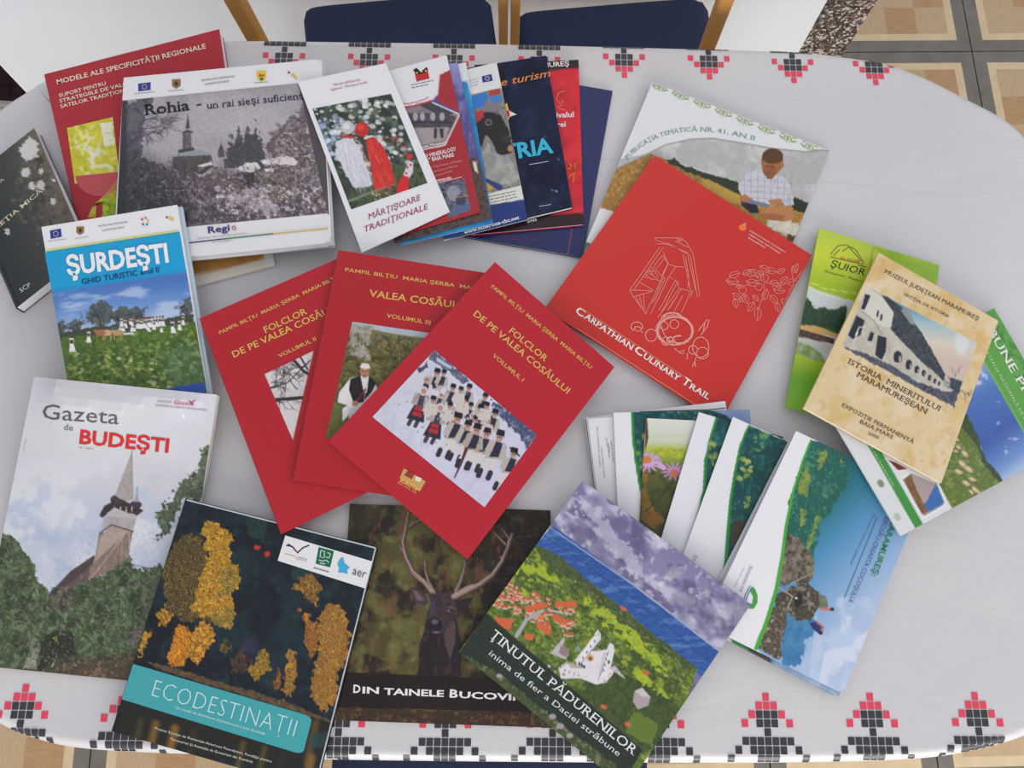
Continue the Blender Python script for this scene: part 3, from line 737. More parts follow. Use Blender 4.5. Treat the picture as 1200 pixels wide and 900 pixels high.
# --- two copies of the monastery booklet
ROQ = [(145, 91), (377, 69), (388.5, 284), (132, 309)]
roh0 = Item('booklet', 'white-edged booklet lying directly under the snowy monastery guide', 'booklet', [(x + 3.2, y + 4) for x, y in ROQ], 0.003, (226, 226, 228), stiff=True, cell=10, round_c=.03)
def p_roh(p):
    z3 = lambda *q: Z(130, 60, 4.444, *q)
    p.grad((260, 100), (262, 240), [(0, (150, 142, 150)), (.35, (176, 168, 174)), (.6, (160, 152, 158)), (1, (120, 112, 116))])
    p.noise((190, 182, 186), 30, 3, .45, .65, .5)
    p.poly(z3((20, 250), (220, 230), (240, 300), (150, 420), (180, 560), (330, 640), (380, 900), (20, 900)), (66, 66, 74), rag=14, rs=22, c2=[(96, 92, 100), (50, 52, 58)], ns=10, a=.85)
    p.poly(z3((0, 560), (300, 620), (640, 640), (1000, 560), (1140, 600), (1140, 900), (0, 900)), (104, 92, 98), rag=8, rs=14, c2=[(76, 68, 74), (130, 116, 120)], ns=9)
    p.poly(z3((860, 380), (1020, 300), (1080, 330), (1140, 560), (1140, 900), (900, 700), (820, 520)), (112, 96, 100), rag=9, rs=9, c2=[(86, 74, 80), (140, 124, 126)], ns=5)
    p.noise((158, 144, 148), 3, 3, .5, .62, .7, pts=z3((820, 420), (1040, 320), (1140, 560), (1140, 900), (900, 700)))
    for k in range(26): p.branch(*z3((900 + 9 * k, 760 - 14 * (k % 13)))[0], -1.2 - .1 * (k % 9), 13, 1.1, [(70, 60, 66), (150, 138, 142), (96, 82, 88)][k % 3], 100 + k, 3, .6)
    # conifers
    for cx, top, bot, wd in ((630, 425, 610, 66), (668, 398, 610, 70), (712, 366, 610, 74), (752, 358, 600, 72), (776, 420, 590, 50)):
        p.poly(z3((cx, top), (cx + wd * .5, bot - 60), (cx + wd * .6, bot), (cx - wd * .6, bot), (cx - wd * .5, bot - 60)), (60, 60, 64), rag=4, rs=4, c2=(84, 82, 86), ns=3, seed=cx)
    # church
    p.poly(z3((320, 545), (520, 535), (535, 600), (480, 640), (322, 640)), (92, 84, 86), c2=(70, 62, 64), ns=6)
    p.poly(z3((316, 550), (360, 525), (430, 510), (470, 515), (535, 530), (520, 542)), (150, 156, 160), rag=1)
    p.poly(z3((372, 420), (418, 418), (420, 505), (432, 515), (360, 528), (375, 505)), (84, 78, 82), c2=(120, 112, 114), ns=3)
    p.poly(z3((366, 424), (398, 408), (432, 420), (420, 426)), (60, 62, 68)); p.poly(z3((401, 325), (413, 402), (388, 404)), (58, 60, 68))
    p.poly(z3((352, 515), (430, 500), (436, 515), (352, 532)), (66, 60, 62))
    p.poly(z3((557, 520), (574, 480), (590, 520), (592, 552), (558, 552)), (80, 76, 82)); p.poly(z3((574, 470), (580, 515), (568, 515)), (70, 66, 72))
    # roofs under snow
    for q in ([(655, 612), (700, 584), (760, 578), (778, 610), (740, 628), (680, 628)], [(770, 572), (840, 558), (920, 545), (975, 575), (960, 592), (800, 590)], [(800, 615), (850, 608), (845, 628), (802, 628)], [(450, 600), (520, 575), (530, 590), (460, 612)]):
        p.poly(z3(*q), (222, 214, 216), rag=1.6, rs=4)
    p.poly(z3((680, 630), (745, 630), (750, 700), (690, 700)), (58, 52, 56), rag=2)
    p.poly(z3((750, 640), (900, 640), (940, 760), (800, 800)), (150, 138, 122), rag=7, rs=7, c2=(110, 98, 88), ns=4, a=.7)
    p.poly(z3((500, 610), (660, 620), (660, 740), (560, 720)), (126, 104, 104), rag=7, rs=7, c2=(96, 80, 82), ns=4, a=.7)
    p.poly(z3((560, 750), (700, 720), (800, 720), (870, 800), (860, 850), (700, 820), (600, 790)), (196, 186, 192), rag=7, rs=8, a=.7)
    rg = random.Random(2)
    for k in range(34):
        x, y = z3((rg.uniform(60, 1130), rg.uniform(620, 880)))[0]
        p.branch(x, y, rg.uniform(-2.6, -.5), rg.uniform(8, 15), 1.1, rg.choice([(46, 40, 46), (182, 172, 178), (150, 140, 146), (60, 54, 58)]), k, 3, .6)
    for k in range(6): p.branch(*z3((60 + 20 * k, 520 - 30 * k))[0], rg.uniform(-.6, .3), 20, 1.6, (66, 62, 70), 50 + k, 4, .75)
    p.branch(*z3((1060, 640))[0], -2.1, 26, 1.8, (70, 60, 66), 77, 4, .8); p.branch(*z3((960, 700))[0], -1.2, 20, 1.2, (200, 190, 194), 79, 4, .5)
    p.noise((178, 168, 174), 2.6, 8, .56, .7, .7, pts=z3((60, 620), (1130, 600), (1130, 890), (40, 890))); p.noise((52, 46, 52), 2.4, 18, .55, .7, .6, pts=z3((60, 600), (1130, 600), (1130, 890), (40, 890)))
    p.noise((218, 210, 214), 3.2, 28, .58, .7, .85, pts=z3((540, 700), (800, 680), (1000, 720), (1120, 700), (1130, 880), (560, 880))); p.noise((200, 192, 198), 3.0, 29, .6, .72, .8, pts=z3((840, 380), (1030, 320), (1130, 560), (1120, 760), (900, 640)))
    p.poly(z3((0, 480), (200, 560), (330, 650), (420, 760), (470, 960), (0, 960)), (34, 34, 42), soft=30, a=.5); p.noise((170, 164, 172), 2.4, 31, .62, .74, .6, pts=z3((90, 540), (420, 640), (480, 860), (200, 780)))
    p.poly(z3((420, 225), (980, 170), (1000, 300), (800, 380), (600, 420), (430, 400)), (196, 190, 196), soft=26, a=.35); p.grain(.14, 1.4)
    p.poly(z3((0, 240), (62, 250), (84, 260), (78, 900), (0, 900)), (44, 50, 52), rag=2, a=.85)
roh = Item('booklet', 'landscape booklet with a snowy monastery photo, white bands above and below', 'booklet', ROQ, 0.003, (232, 231, 234), stiff=True, cell=6, round_c=.03)
roh.picture('cover_photo', [(143.5, 118), (349.5, 97.5), (384.5, 250), (136, 274)], (150, 142, 150), p_roh, 1.0)
roh.shapes('white_margin', [[(349.5, 97), (377, 94.5), (385.5, 252), (384.2, 251)]], (84, 78, 80))
zz = lambda *p: Z(130, 60, 4.444, *p)
flag_eu(roh, zz((142, 170), (207, 162), (207, 202), (143, 210)))
def coat(it, x, y, s, c=(150, 112, 60)):
    it.shapes('coat_of_arms', [[(x - s, y - s), (x + s, y - s * 1.1), (x + s, y + s * .5), (x, y + s * 1.2), (x - s, y + s * .6)]], c)
    it.shapes('coat_charge', [disc(x, y, s * .45, s * .6, 8)], (64, 52, 56))
coat(roh, *zz((341, 170))[0], 5)
roh.text('small_print', 'MINISTERUL DEZVOLTĂRII REGIONALE', *zz((472, 158), (645, 135)), 2.1, (84, 80, 100)); roh.text('small_print', 'ŞI ADMINISTRAŢIEI PUBLICE', *zz((488, 178), (616, 161)), 2.1, (84, 80, 100))
roh.lines('small_print', [zz((124, 222), (230, 212)), zz((300, 208), (380, 202)), zz((745, 166), (820, 160))], .6, (150, 148, 160))
x, y = zz((785, 132))[0]
roh.shapes('coat_of_arms', [[(x - 6, y - 6), (x + 5.5, y - 7), (x + 5, y + 3), (x, y + 7), (x - 5, y + 3)]], (226, 200, 74)); roh.shapes('coat_charge', [disc(x - 1.5, y - 1, 2, 2, 6), disc(x + 2, y - 1, 1.6, 1.6, 6)], (200, 70, 50)); roh.shapes('coat_charge', [disc(x, y + 3, 2.6, 2, 6)], (50, 130, 70))
x, y = zz((945, 125))[0]
roh.shapes('emblem', [disc(x - 4, y - 3, 1.6, 1.3, 6)], (150, 40, 60)); roh.shapes('emblem', [disc(x + 1, y, 2.6, 1.8, 7, .5), disc(x + 4, y + 3, 2, 1.4, 7, .5)], (234, 190, 80))
roh.text('title_lettering', 'Rohia', *zz((176, 335), (412, 308)), 12.2, (24, 28, 44), serif=True, bold=.014)
roh.text('title_lettering', '-', *zz((448, 294), (474, 290)), 8, (24, 28, 44), bold=.02)
roh.text('subtitle_lettering', 'un rai sieşi suficient', *zz((503, 302), (1000, 250)), 8.2, (40, 44, 62), serif=True, bold=.004)
q = lambda *p: Z(200, 230, 6.0, *p)
roh.text('logo_lettering', 'Regi', *q((266, 262), (418, 244)), 7.6, (60, 52, 128), bold=.02); roh.text('logo_lettering', 'o', *q((432, 241), (465, 237)), 7.6, (190, 120, 140), bold=.02)
roh.lines('blue_rule', [q((120, 330), (370, 302))], 1.3, (44, 48, 110)); roh.lines('green_rule', [q((370, 302), (725, 264))], 1.5, (70, 140, 90)); roh.lines('yellow_rule', [q((725, 264), (1108, 227))], 1.5, (226, 190, 90))
roh.text('small_print', 'PROGRAMUL OPERAŢIONAL REGIONAL 2007-2013', *q((192, 302), (540, 264)), 1.4, (120, 118, 150)); roh.text('small_print', 'www.inforegio.ro', *q((290, 330), (440, 314)), 1.5, (120, 118, 150))

# --- top centre stack
nav = Item('magazine', 'plain navy blue magazine, the lowest and widest of the top centre stack', 'magazine', [(578, 82), (718, 106.5), (683, 301.5), (543, 277)], 0.003, (38, 44, 96), cell=6, stiff=True)
nav.text('back_cover_lettering', 'Editura Maramureş', (666, 298), (671, 268), 2.0, (206, 96, 130)); nav.lines('small_print', para((590, 276), (60, 8), 2, 0, 3, 46), .8, (120, 60, 110))
red = Item('booklet', 'bright red booklet with black bands, between the navy magazine and the dark blue brochure', 'booklet', [(556, 76), (678, 70), (684, 263), (552, 275)], 0.003, (214, 28, 44), cell=2.4, stiff=True, spine=None,
           paint=lambda p: (p.noise((236, 60, 60), 20, 5, .5, .7, .5), p.noise((176, 20, 40), 14, 9, .55, .7, .6), p.poly([(540, 60), (690, 60), (679, 80.5), (540, 90)], (26, 20, 26)), p.poly([(540, 253), (690, 250), (690, 300), (540, 300)], (40, 18, 24))))
red.text('title_lettering', 'MARAMUREŞ', (610, 81.5), (667, 77), 5.5, (240, 236, 232), bold=.02)
z7 = lambda *p: Z(530, 55, 3.53, *p)
red.lines('swirl', [z7((465, 182), (440, 190), (430, 215), (445, 235), (460, 225)), z7((455, 240), (430, 250), (465, 262))], 1.1, (236, 120, 100))
red.text('title_lettering', 'Festivalul', *z7((370, 296), (503, 290)), 6.2, (240, 230, 230), bold=.02); red.text('title_lettering', 'Mierei', *z7((380, 336), (470, 330)), 6.2, (240, 230, 230), bold=.02)
red.lines('flourish', [z7((480, 545), (500, 520), (508, 480)), z7((485, 480), (505, 520), (500, 560)), z7((478, 505), (512, 500))], 1.6, (240, 110, 50))
red.text('year_lettering', '2005', *z7((310, 728), (350, 720)), 4.5, (226, 214, 210), bold=.02)
bri = Item('booklet', 'narrow dark blue tourism brochure with turquoise lettering', 'brochure', [(545, 80), (640, 65), (671, 243), (574, 266)], 0.004, (26, 34, 62), cell=2.2, stiff=True, matte=True,
           paint=lambda p: (p.noise((44, 52, 86), 12, 4, .5, .75, .7), p.noise((14, 18, 36), 30, 6, .5, .7, .7), p.dabs([(610, 120), (640, 110), (668, 240), (630, 240)], [(180, 190, 210)], 26, (.3, .6), 3)))
bri.text('title_lettering', 'Carte turism', *z7((90, 185), (408, 122)), 8.6, (224, 140, 80), serif=False, shear=.3, bold=.006)
bri.text('logo_lettering', 'ISTRIA', *z7((150, 480), (420, 436)), 17.5, (56, 184, 216), bold=.03)
bri.lines('thin_rule', [z7((318, 487), (398, 474)), z7((212, 385), (246, 378)), z7((360, 660), (408, 652))], .7, (190, 200, 214))
bri.shapes('star_emblem', [z7((214, 240), (226, 232), (234, 262), (266, 280), (238, 290), (226, 318), (216, 290))], (232, 190, 60)); bri.shapes('star_centre', [z7((222, 262), (240, 268), (256, 280), (238, 284), (226, 296))], (200, 60, 70))
bri.shapes('star_point', [z7((236, 268), (268, 280), (240, 286))], (220, 226, 240))
cbc = Item('brochure', 'brochure with white top, cyclist photo and dark blue foot strip', 'brochure', [(486, 96), (582, 73), (618.5, 257), (520, 282)], 0.0015, (226, 226, 226), cell=1.3, stiff=True,
           paint=lambda p: (p.poly(z7((0, 190), (40, 205), (60, 200), (205, 170), (250, 380), (290, 600), (100, 640)), (120, 116, 112), c2=[(150, 148, 140), (96, 92, 88)], ns=9),
                            p.poly(z7((70, 205), (140, 185), (150, 205), (135, 235), (130, 262), (100, 250), (75, 262)), (40, 120, 200)), p.poly(z7((90, 255), (190, 225), (200, 260), (100, 300)), (130, 120, 130), rag=2),
                            p.poly(z7((150, 180), (196, 172), (200, 195), (152, 204)), (170, 60, 50)), p.poly(z7((155, 207), (202, 198), (206, 222), (160, 232)), (60, 130, 200)),
                            p.poly(z7((85, 300), (140, 265), (200, 280), (235, 350), (250, 440), (190, 450), (170, 400), (140, 360), (112, 440), (95, 350)), (26, 24, 28), rag=1), p.poly(z7((80, 270), (135, 262), (130, 290), (95, 320)), (180, 50, 50), rag=1.5),
                            p.ell(*z7((150, 312))[0], 4, 4, (110, 106, 108)), p.ell(*z7((150, 312))[0], 2.2, 2.2, (30, 28, 30)), p.ell(*z7((225, 380))[0], 6, 4, (52, 44, 44)), p.ell(*z7((240, 420))[0], 3, 4, (190, 130, 100)),
                            p.poly(z7((125, 440), (150, 400), (165, 440), (230, 450), (285, 540), (240, 575), (140, 550)), (176, 176, 170), rag=2, c2=(140, 140, 136), ns=8),
                            p.poly(z7((135, 540), (210, 575), (200, 600), (140, 560)), (40, 60, 120)), p.poly(z7((140, 560), (170, 580), (150, 600), (140, 590)), (220, 160, 40)),
                            p.poly(z7((140, 610), (288, 572), (300, 632), (150, 668)), (226, 224, 214)), p.poly(z7((-60, 690), (300, 630), (330, 730), (-40, 800)), (26, 52, 122))))
flag_eu(cbc, z7((122, 122), (162, 113), (168, 140), (126, 148)))
cbc.lines('small_print', para(z7((64, 142))[0], (48, -12), 3, 0, 3.4, 13), .6, (150, 160, 190)); cbc.lines('small_print', para(z7((152, 620))[0], (130, -28), 4, 0, 3.6, 32), .7, (90, 90, 90))
cbc.text('web_address', 'www.huskroua-cbc.net', *z7((50, 775), (278, 712)), 4.2, (236, 236, 240), bold=.02)
z6 = lambda *p: Z(450, 55, 3.67, *p)
lil2 = Item('brochure', 'brochure with white top and cyan edge, second below the mineral museum leaflet', 'brochure', [(446, 92), (546, 73), (578, 262), (470, 287)], 0.0015, (224, 226, 232), cell=3, stiff=True,
            paint=lambda p: p.poly([(430, 70), (541, 96), (549, 96), (566, 170), (580, 240), (580, 300), (430, 300)], (40, 160, 210), c2=(30, 110, 180), ns=30))
lil = Item('brochure', 'lilac and blue brochure with brown rock foot, directly below the mineral museum leaflet', 'brochure', [(438, 94), (536, 73), (577, 256), (462, 285)], 0.0015, (120, 118, 176), cell=1.6, stiff=True,
           paint=lambda p: (p.grad((530, 75), (560, 190), [(0, (150, 150, 206)), (.3, (110, 110, 170)), (.6, (76, 74, 140)), (1, (92, 84, 132))]), p.noise((150, 150, 200), 9, 5, .5, .7, .6, st=(.4, 2)), p.noise((60, 50, 110), 14, 8, .5, .7, .6),
                            p.poly([(430, 215), (552, 183), (585, 200), (585, 300), (430, 300)], (66, 52, 50), rag=4, rs=8, c2=[(96, 80, 72), (44, 34, 34)], ns=4), p.poly(z6((380, 495), (400, 490), (402, 540), (388, 530)), (226, 216, 200), rag=2)))
mnr = Item('leaflet', 'white and red mineral museum leaflet with a building photo, right of the spring-craft leaflet', 'leaflet', [(423, 92), (523.5, 64.5), (563, 249), (463, 277)], 0.0008, (168, 36, 46), cell=1.2, stiff=True,
           paint=lambda p: (p.poly(z6((-120, 0), (285, 0), (287, 95), (240, 120), (232, 205), (215, 225), (100, 255), (-80, 260)), (232, 230, 232)),
                            p.line(z6((75, 255), (150, 245), (205, 222), (232, 180), (232, 122), (288, 94)), .9, (232, 226, 230)), p.line(z6((60, 250), (140, 238), (190, 218)), 1, (180, 40, 60)),
                            p.poly(z6((205, 238), (225, 208), (232, 238), (310, 275), (300, 300), (210, 262)), (70, 84, 160)),
                            p.poly(z6((90, 265), (205, 240), (322, 290), (262, 420), (165, 440)), (126, 110, 116), c2=(150, 134, 138), ns=5),
                            p.poly(z6((150, 250), (206, 238), (300, 285), (250, 300)), (64, 60, 72)), p.poly(z6((100, 285), (260, 285), (310, 300), (290, 350), (120, 345)), (86, 76, 88), c2=(60, 52, 62), ns=4),
                            [p.poly(disc(*z6((x, 300))[0], 3, 5), (176, 168, 176)) for x in (135, 165, 210, 250)], p.line(z6((105, 325), (290, 322)), 1.3, (44, 36, 46)),
                            p.poly(z6((130, 350), (280, 345), (262, 400), (150, 425)), (168, 154, 156)), p.poly(z6((215, 350), (230, 350), (226, 395), (214, 392)), (54, 46, 54)), p.poly(z6((238, 350), (256, 350), (256, 392), (244, 392)), (54, 46, 54)),
                            p.line(z6((165, 442), (262, 422), (325, 290), (210, 240)), 1.4, (236, 232, 232)),
                            p.poly(z6((225, 590), (345, 565), (372, 700), (280, 740)), (70, 72, 92), c2=[(120, 120, 136), (44, 46, 60)], ns=5), p.ell(*z6((300, 630))[0], 8, 9, (170, 174, 190), a=.7), p.ell(*z6((330, 660))[0], 6, 7, (60, 64, 84)), p.line(z6((285, 650), (360, 640)), 1.6, (190, 140, 100), a=.8), p.poly(z6((290, 690), (368, 672), (370, 700), (300, 725)), (90, 104, 140), rag=1)))
mnr.shapes('emblem_plate', [z6((132, 112), (188, 100), (196, 136), (140, 150))], (196, 40, 50)); mnr.shapes('emblem_band', [z6((125, 100), (140, 90), (158, 108), (184, 86), (190, 100), (165, 118), (140, 118))], (40, 34, 44)); mnr.shapes('emblem_dots', [disc(*z6((x, y))[0], 1.1, 1.1, 6) for x, y in ((142, 112), (162, 107), (180, 103))], (232, 200, 80))
mnr.lines('small_print', para(z6((116, 165))[0], (100, -22), 2, 0, 3.4, 27), .8, (110, 104, 140))
for s, a, b, h in [('Muzeul Judeţean Museum', (60, 458), (268, 416), 3.4), ('OF MINERALOGY', (170, 482), (312, 446), 4.6), ('"VICTOR" BAIA MARE', (120, 512), (302, 472), 4.6)]:
    mnr.text('title_lettering', s, *z6(a, b), h, (240, 226, 226), bold=.02)
for k in range(3): mnr.text('small_print', 'County Department of Mineral', *z6((170, 530 + 22 * k), (335 - 20 * k, 494 + 22 * k)), 2.6, (232, 150, 150))
mnr.text('web_line', 'muzeul.de.minerale', *z6((150, 598), (290, 568)), 3.4, (240, 226, 226), bold=.02); mnr.lines('thin_rule', [z6((225, 588), (335, 560))], .7, (236, 220, 220))
mar = Item('leaflet', 'white leaflet with red and white thread dolls on blossoms, topmost beside the snowy guide', 'leaflet', [(349, 96), (452, 74), (527, 248), (424, 296)], 0.0012, (234, 234, 238), cell=6, stiff=True)
z5 = lambda *p: Z(340, 60, 3.6, *p)
def p_mar(p):
    p.noise((34, 48, 40), 9, 3, .3, .6); p.noise((96, 108, 92), 7, 5, .5, .7)
    p.dabs(z5((90, 240), (420, 180), (500, 400), (560, 540), (250, 560)), [(230, 232, 232), (206, 212, 214), (180, 190, 196), (70, 84, 60), (40, 50, 44), (232, 228, 220)], 420, (1, 3), 6, el=1.4, a=.8)
    p.dabs(z5((95, 300), (220, 260), (240, 380), (210, 480), (150, 420)), [(150, 168, 210), (190, 204, 232), (110, 120, 150), (220, 226, 240)], 150, (1.2, 3.2), 7, a=.8)
    p.poly(z5((400, 480), (560, 470), (590, 570), (440, 620), (260, 670), (240, 600)), (52, 70, 44), rag=4, c2=[(84, 100, 62), (34, 44, 36)], ns=4)
    p.line(z5((230, 640), (330, 600), (440, 560)), 3, (150, 150, 130), a=.7); p.dabs(z5((330, 600), (420, 590), (430, 630), (340, 650)), [(120, 130, 84), (180, 176, 150)], 26, (.8, 1.8), 5)
    p.line(z5((390, 370), (450, 362), (470, 400), (500, 410)), 1.2, (176, 50, 50)); p.line(z5((440, 360), (430, 400)), 1, (200, 60, 60))
    # left doll: white threads
    p.poly(z5((225, 370), (265, 370), (300, 420), (345, 560), (330, 572), (270, 575), (235, 520), (190, 430), (195, 385)), (214, 214, 224), rag=1.5)
    p.grass(z5((225, 370), (265, 370), (340, 560), (270, 570), (200, 430)), [(240, 240, 246), (186, 188, 204), (228, 200, 204)], 110, 16, .7, 1.25, 3, .7, .25)
    p.line(z5((290, 380), (320, 460), (350, 560)), 2.4, (226, 170, 172), a=.6)
    p.ell(*z5((243, 322))[0], 7.5, 8, (196, 196, 198)); p.ell(*z5((238, 316))[0], 4, 4, (224, 224, 226)); p.line(z5((222, 360), (262, 362)), 3, (206, 40, 44))
    # right doll: red threads
    p.poly(z5((318, 372), (345, 362), (380, 385), (420, 460), (448, 560), (400, 572), (358, 584), (340, 490)), (206, 44, 36), rag=1.5)
    p.grass(z5((318, 372), (350, 365), (440, 560), (358, 580)), [(232, 66, 50), (166, 26, 26), (240, 90, 70)], 110, 16, .7, 1.2, 5, .8, .2)
    p.ell(*z5((303, 330))[0], 8, 9, (196, 34, 34)); p.ell(*z5((298, 322))[0], 4, 4, (224, 60, 54)); p.line(z5((315, 368), (345, 358)), 2.4, (232, 224, 224))
    # small doll
    p.poly(z5((478, 520), (500, 460), (520, 470), (518, 510), (495, 548)), (220, 210, 218)); [p.ell(*z5(q)[0], 1.4, 1.4, (206, 30, 60)) for q in ((495, 490), (508, 480), (490, 515))]
    p.poly(z5((455, 560), (475, 525), (500, 530), (500, 595), (445, 602)), (214, 30, 36)); p.grain(.1, 1.3); p.ell(*z5((505, 445))[0], 3.4, 3.6, (206, 40, 44)); p.line(z5((480, 425), (500, 445)), 1, (200, 50, 50))
mar.picture('cover_photo', [(366, 127.5), (458, 110), (501, 214.5), (411.5, 245.5)], (60, 70, 60), p_mar, .9)
mar.text('subtitle_lettering', 'Obiceiul mărţişorului', *z5((182, 147), (296, 124)), 2.6, (190, 70, 96), serif=True); mar.text('subtitle_lettering', 'Sighetul - Maramureşului', *z5((172, 168), (328, 134)), 2.6, (190, 70, 96), serif=True)
mar.text('title_lettering', 'MĂRŢIŞOARE', *z5((330, 712), (556, 626)), 6.4, (164, 36, 84), serif=True, shear=.28); mar.text('title_lettering', 'TRADIŢIONALE', *z5((318, 762), (588, 664)), 6.4, (164, 36, 84), serif=True, shear=.28)
# --- green-bordered publication and the big red trail booklet
z8 = lambda *p: Z(680, 90, 4.0, *p)
def p_pub(p):
    p.poly(z8((0, 420), (140, 445), (270, 385), (400, 318), (520, 292), (620, 288), (760, 310), (900, 335), (1060, 352), (1130, 342), (1170, 340), (1400, 400), (1200, 1000), (-100, 900)), (206, 202, 200))
    p.poly(z8((0, 420), (140, 445), (270, 385), (400, 318), (520, 292), (620, 288), (760, 310), (900, 335), (1060, 352), (1130, 342), (1200, 350), (1140, 640), (740, 490), (400, 380), (320, 360)), (198, 196, 193), c2=[(180, 179, 179), (212, 210, 208)], ns=34, con=1.6)
    p.line(z8((140, 445), (270, 385), (400, 318), (520, 292), (620, 288), (760, 310), (900, 335), (1060, 352), (1130, 342), (1170, 348)), 1, (130, 124, 120))
    p.poly(z8((140, 445), (330, 360), (1080, 640), (1200, 700), (1000, 1100), (200, 900), (60, 605)), (186, 142, 66), c2=[(150, 108, 46), (206, 166, 92)], ns=5)
    p.poly(z8((60, 605), (150, 630), (260, 700), (60, 900), (0, 800)), (228, 228, 228))
    p.dabs(z8((140, 445), (330, 360), (200, 610), (70, 600)), [(146, 106, 44), (200, 158, 88), (170, 124, 50)], 200, (.8, 2), 3, a=.7)
    p.poly(z8((405, 390), (440, 385), (480, 415), (520, 425), (560, 440), (640, 465), (740, 495), (750, 560), (640, 500), (500, 445), (420, 405)), (46, 56, 42), rag=2, rs=5)
    p.poly(z8((980, 575), (1010, 565), (1080, 595), (1060, 642), (1000, 625)), (40, 52, 38), rag=2, rs=4)
    p.poly(z8((600, 480), (760, 560), (770, 600), (700, 590), (560, 500)), (196, 160, 70), a=.8)
    p.poly(z8((880, 660), (1040, 690), (1010, 775), (880, 700)), (200, 190, 166), rag=4, c2=(226, 220, 204), ns=4); p.poly(z8((960, 735), (1015, 745), (1005, 775), (980, 770)), (90, 66, 36), rag=3)
    # the child
    p.poly(z8((750, 560), (780, 570), (800, 600), (850, 640), (800, 640), (755, 600)), (40, 44, 66)); p.poly(z8((830, 640), (880, 615), (960, 600), (1004, 630), (1000, 672), (950, 678), (860, 668)), (190, 128, 84)); p.poly(z8((830, 640), (900, 640), (960, 652), (950, 676), (860, 668)), (164, 104, 66))
    p.poly(z8((775, 590), (830, 600), (835, 635), (800, 640), (760, 600)), (30, 34, 52))
    p.poly(z8((740, 525), (775, 460), (820, 440), (900, 460), (960, 470), (990, 520), (1002, 600), (960, 605), (940, 575), (900, 600), (830, 590), (785, 560), (760, 560)), (206, 206, 214))
    for k in range(8): p.line(z8((768 + 32 * k, 450), (772 + 30 * k, 600)), .6, (110, 112, 140), a=.55)
    for k in range(5): p.line(z8((750, 480 + 28 * k), (1000, 500 + 26 * k)), .6, (120, 120, 148), a=.5)
    p.noise((160, 160, 176), 4, 9, .55, .7, .5, pts=z8((780, 470), (960, 480), (990, 600), (800, 580)))
    p.poly(z8((750, 560), (775, 550), (800, 575), (790, 590), (755, 585)), (182, 122, 80)); p.poly(z8((880, 580), (940, 570), (950, 590), (900, 606)), (186, 126, 84))
    p.poly(z8((790, 575), (870, 592), (890, 605), (870, 612), (790, 590)), (120, 128, 144)); 
    p.ell(*z8((900, 395))[0], 12.6, 15, (120, 78, 44)); p.ell(*z8((893, 420))[0], 10.5, 12, (168, 108, 66)); p.ell(*z8((886, 440))[0], 7.5, 7.5, (150, 92, 56)); p.ell(*z8((902, 372))[0], 12.2, 9, (92, 62, 38)); p.ell(*z8((945, 412))[0], 2.4, 4, (180, 116, 76))
    p.poly(z8((862, 445), (920, 450), (900, 480), (875, 478)), (146, 90, 58)); p.line(z8((872, 418), (882, 420)), 1, (60, 36, 26)); p.line(z8((896, 422), (908, 421)), 1, (60, 36, 26)); p.line(z8((880, 448), (894, 450)), .9, (120, 50, 44))
pub = Item('magazine', 'white magazine with green ornamental border and a photo of a child reading on straw', 'magazine', [(764.5, 96), (972, 176.5), (894, 372), (687, 283)], 0.0025, (230, 231, 234), cell=1.05, stiff=True, paint=lambda p: p_pub(p))
pub.text('title_lettering', 'PUBLICAŢIA TEMATICĂ NR. 41, AN II', *z8((222, 390), (818, 300)), 5, (120, 160, 150), pm=z8((460, 262))[0], serif=True)
orn = []
for k in range(8):
    c = np.array(z8((370 + 100.5 * k, 48 + 40 * k))[0]); d = np.array([.93, .37]); n = np.array([-.37, .93])
    L = lambda *q: [c + d * a + n * b for a, b in q]
    orn += [L((-10, -3), (-6, -5), (-3, -1), (-6, 3), (-9, 0)), L((10, -3), (6, -5), (3, -1), (6, 3), (9, 0)), L((0, -5), (0, 5)), L((-4, 4), (0, 0), (4, 4)), L((-3, -5), (0, -1), (3, -5)), L((-11, 0), (-7, 2), (-4, 0)), L((11, 0), (7, 2), (4, 0))]
pub.lines('green_ornament', orn, 1.1, (166, 190, 116), step=6)

crp = Item('booklet', 'large square red booklet with pink line drawings of a hut and fruit', 'booklet', [(767, 182), (951.5, 299), (844, 495), (638, 362)], 0.002, (206, 50, 44), cell=7, stiff=True)
zc = lambda *p: Z(730, 260, 5.0, *p); ze = lambda *p: Z(640, 160, 2.8125, *p)
crp.text('title_lettering', 'C', *ze((94, 580), (120, 596)), 8.6, (246, 236, 232), serif=True, bold=.02)
crp.text('title_lettering', 'ARPATHIAN', *ze((121, 596), (282, 705)), 6.8, (246, 236, 232), serif=True, bold=.016)
crp.text('title_lettering', 'C', *ze((288, 708), (314, 725)), 8.6, (246, 236, 232), serif=True, bold=.02)
crp.text('title_lettering', 'ULINARY', *ze((316, 727), (436, 808)), 6.8, (246, 236, 232), serif=True, bold=.016)
crp.text('title_lettering', 'T', *ze((446, 812), (466, 826)), 8.6, (246, 236, 232), serif=True, bold=.02)
crp.text('title_lettering', 'RAIL', *ze((468, 828), (534, 868)), 6.8, (246, 236, 232), serif=True, bold=.016)
crp.lines('pink_rule', [ze((110, 562), (460, 795)), ze((100, 632), (500, 895))], .9, (236, 140, 110))
crp.shapes('watermark_ring', [], (200, 60, 40)) if False else None
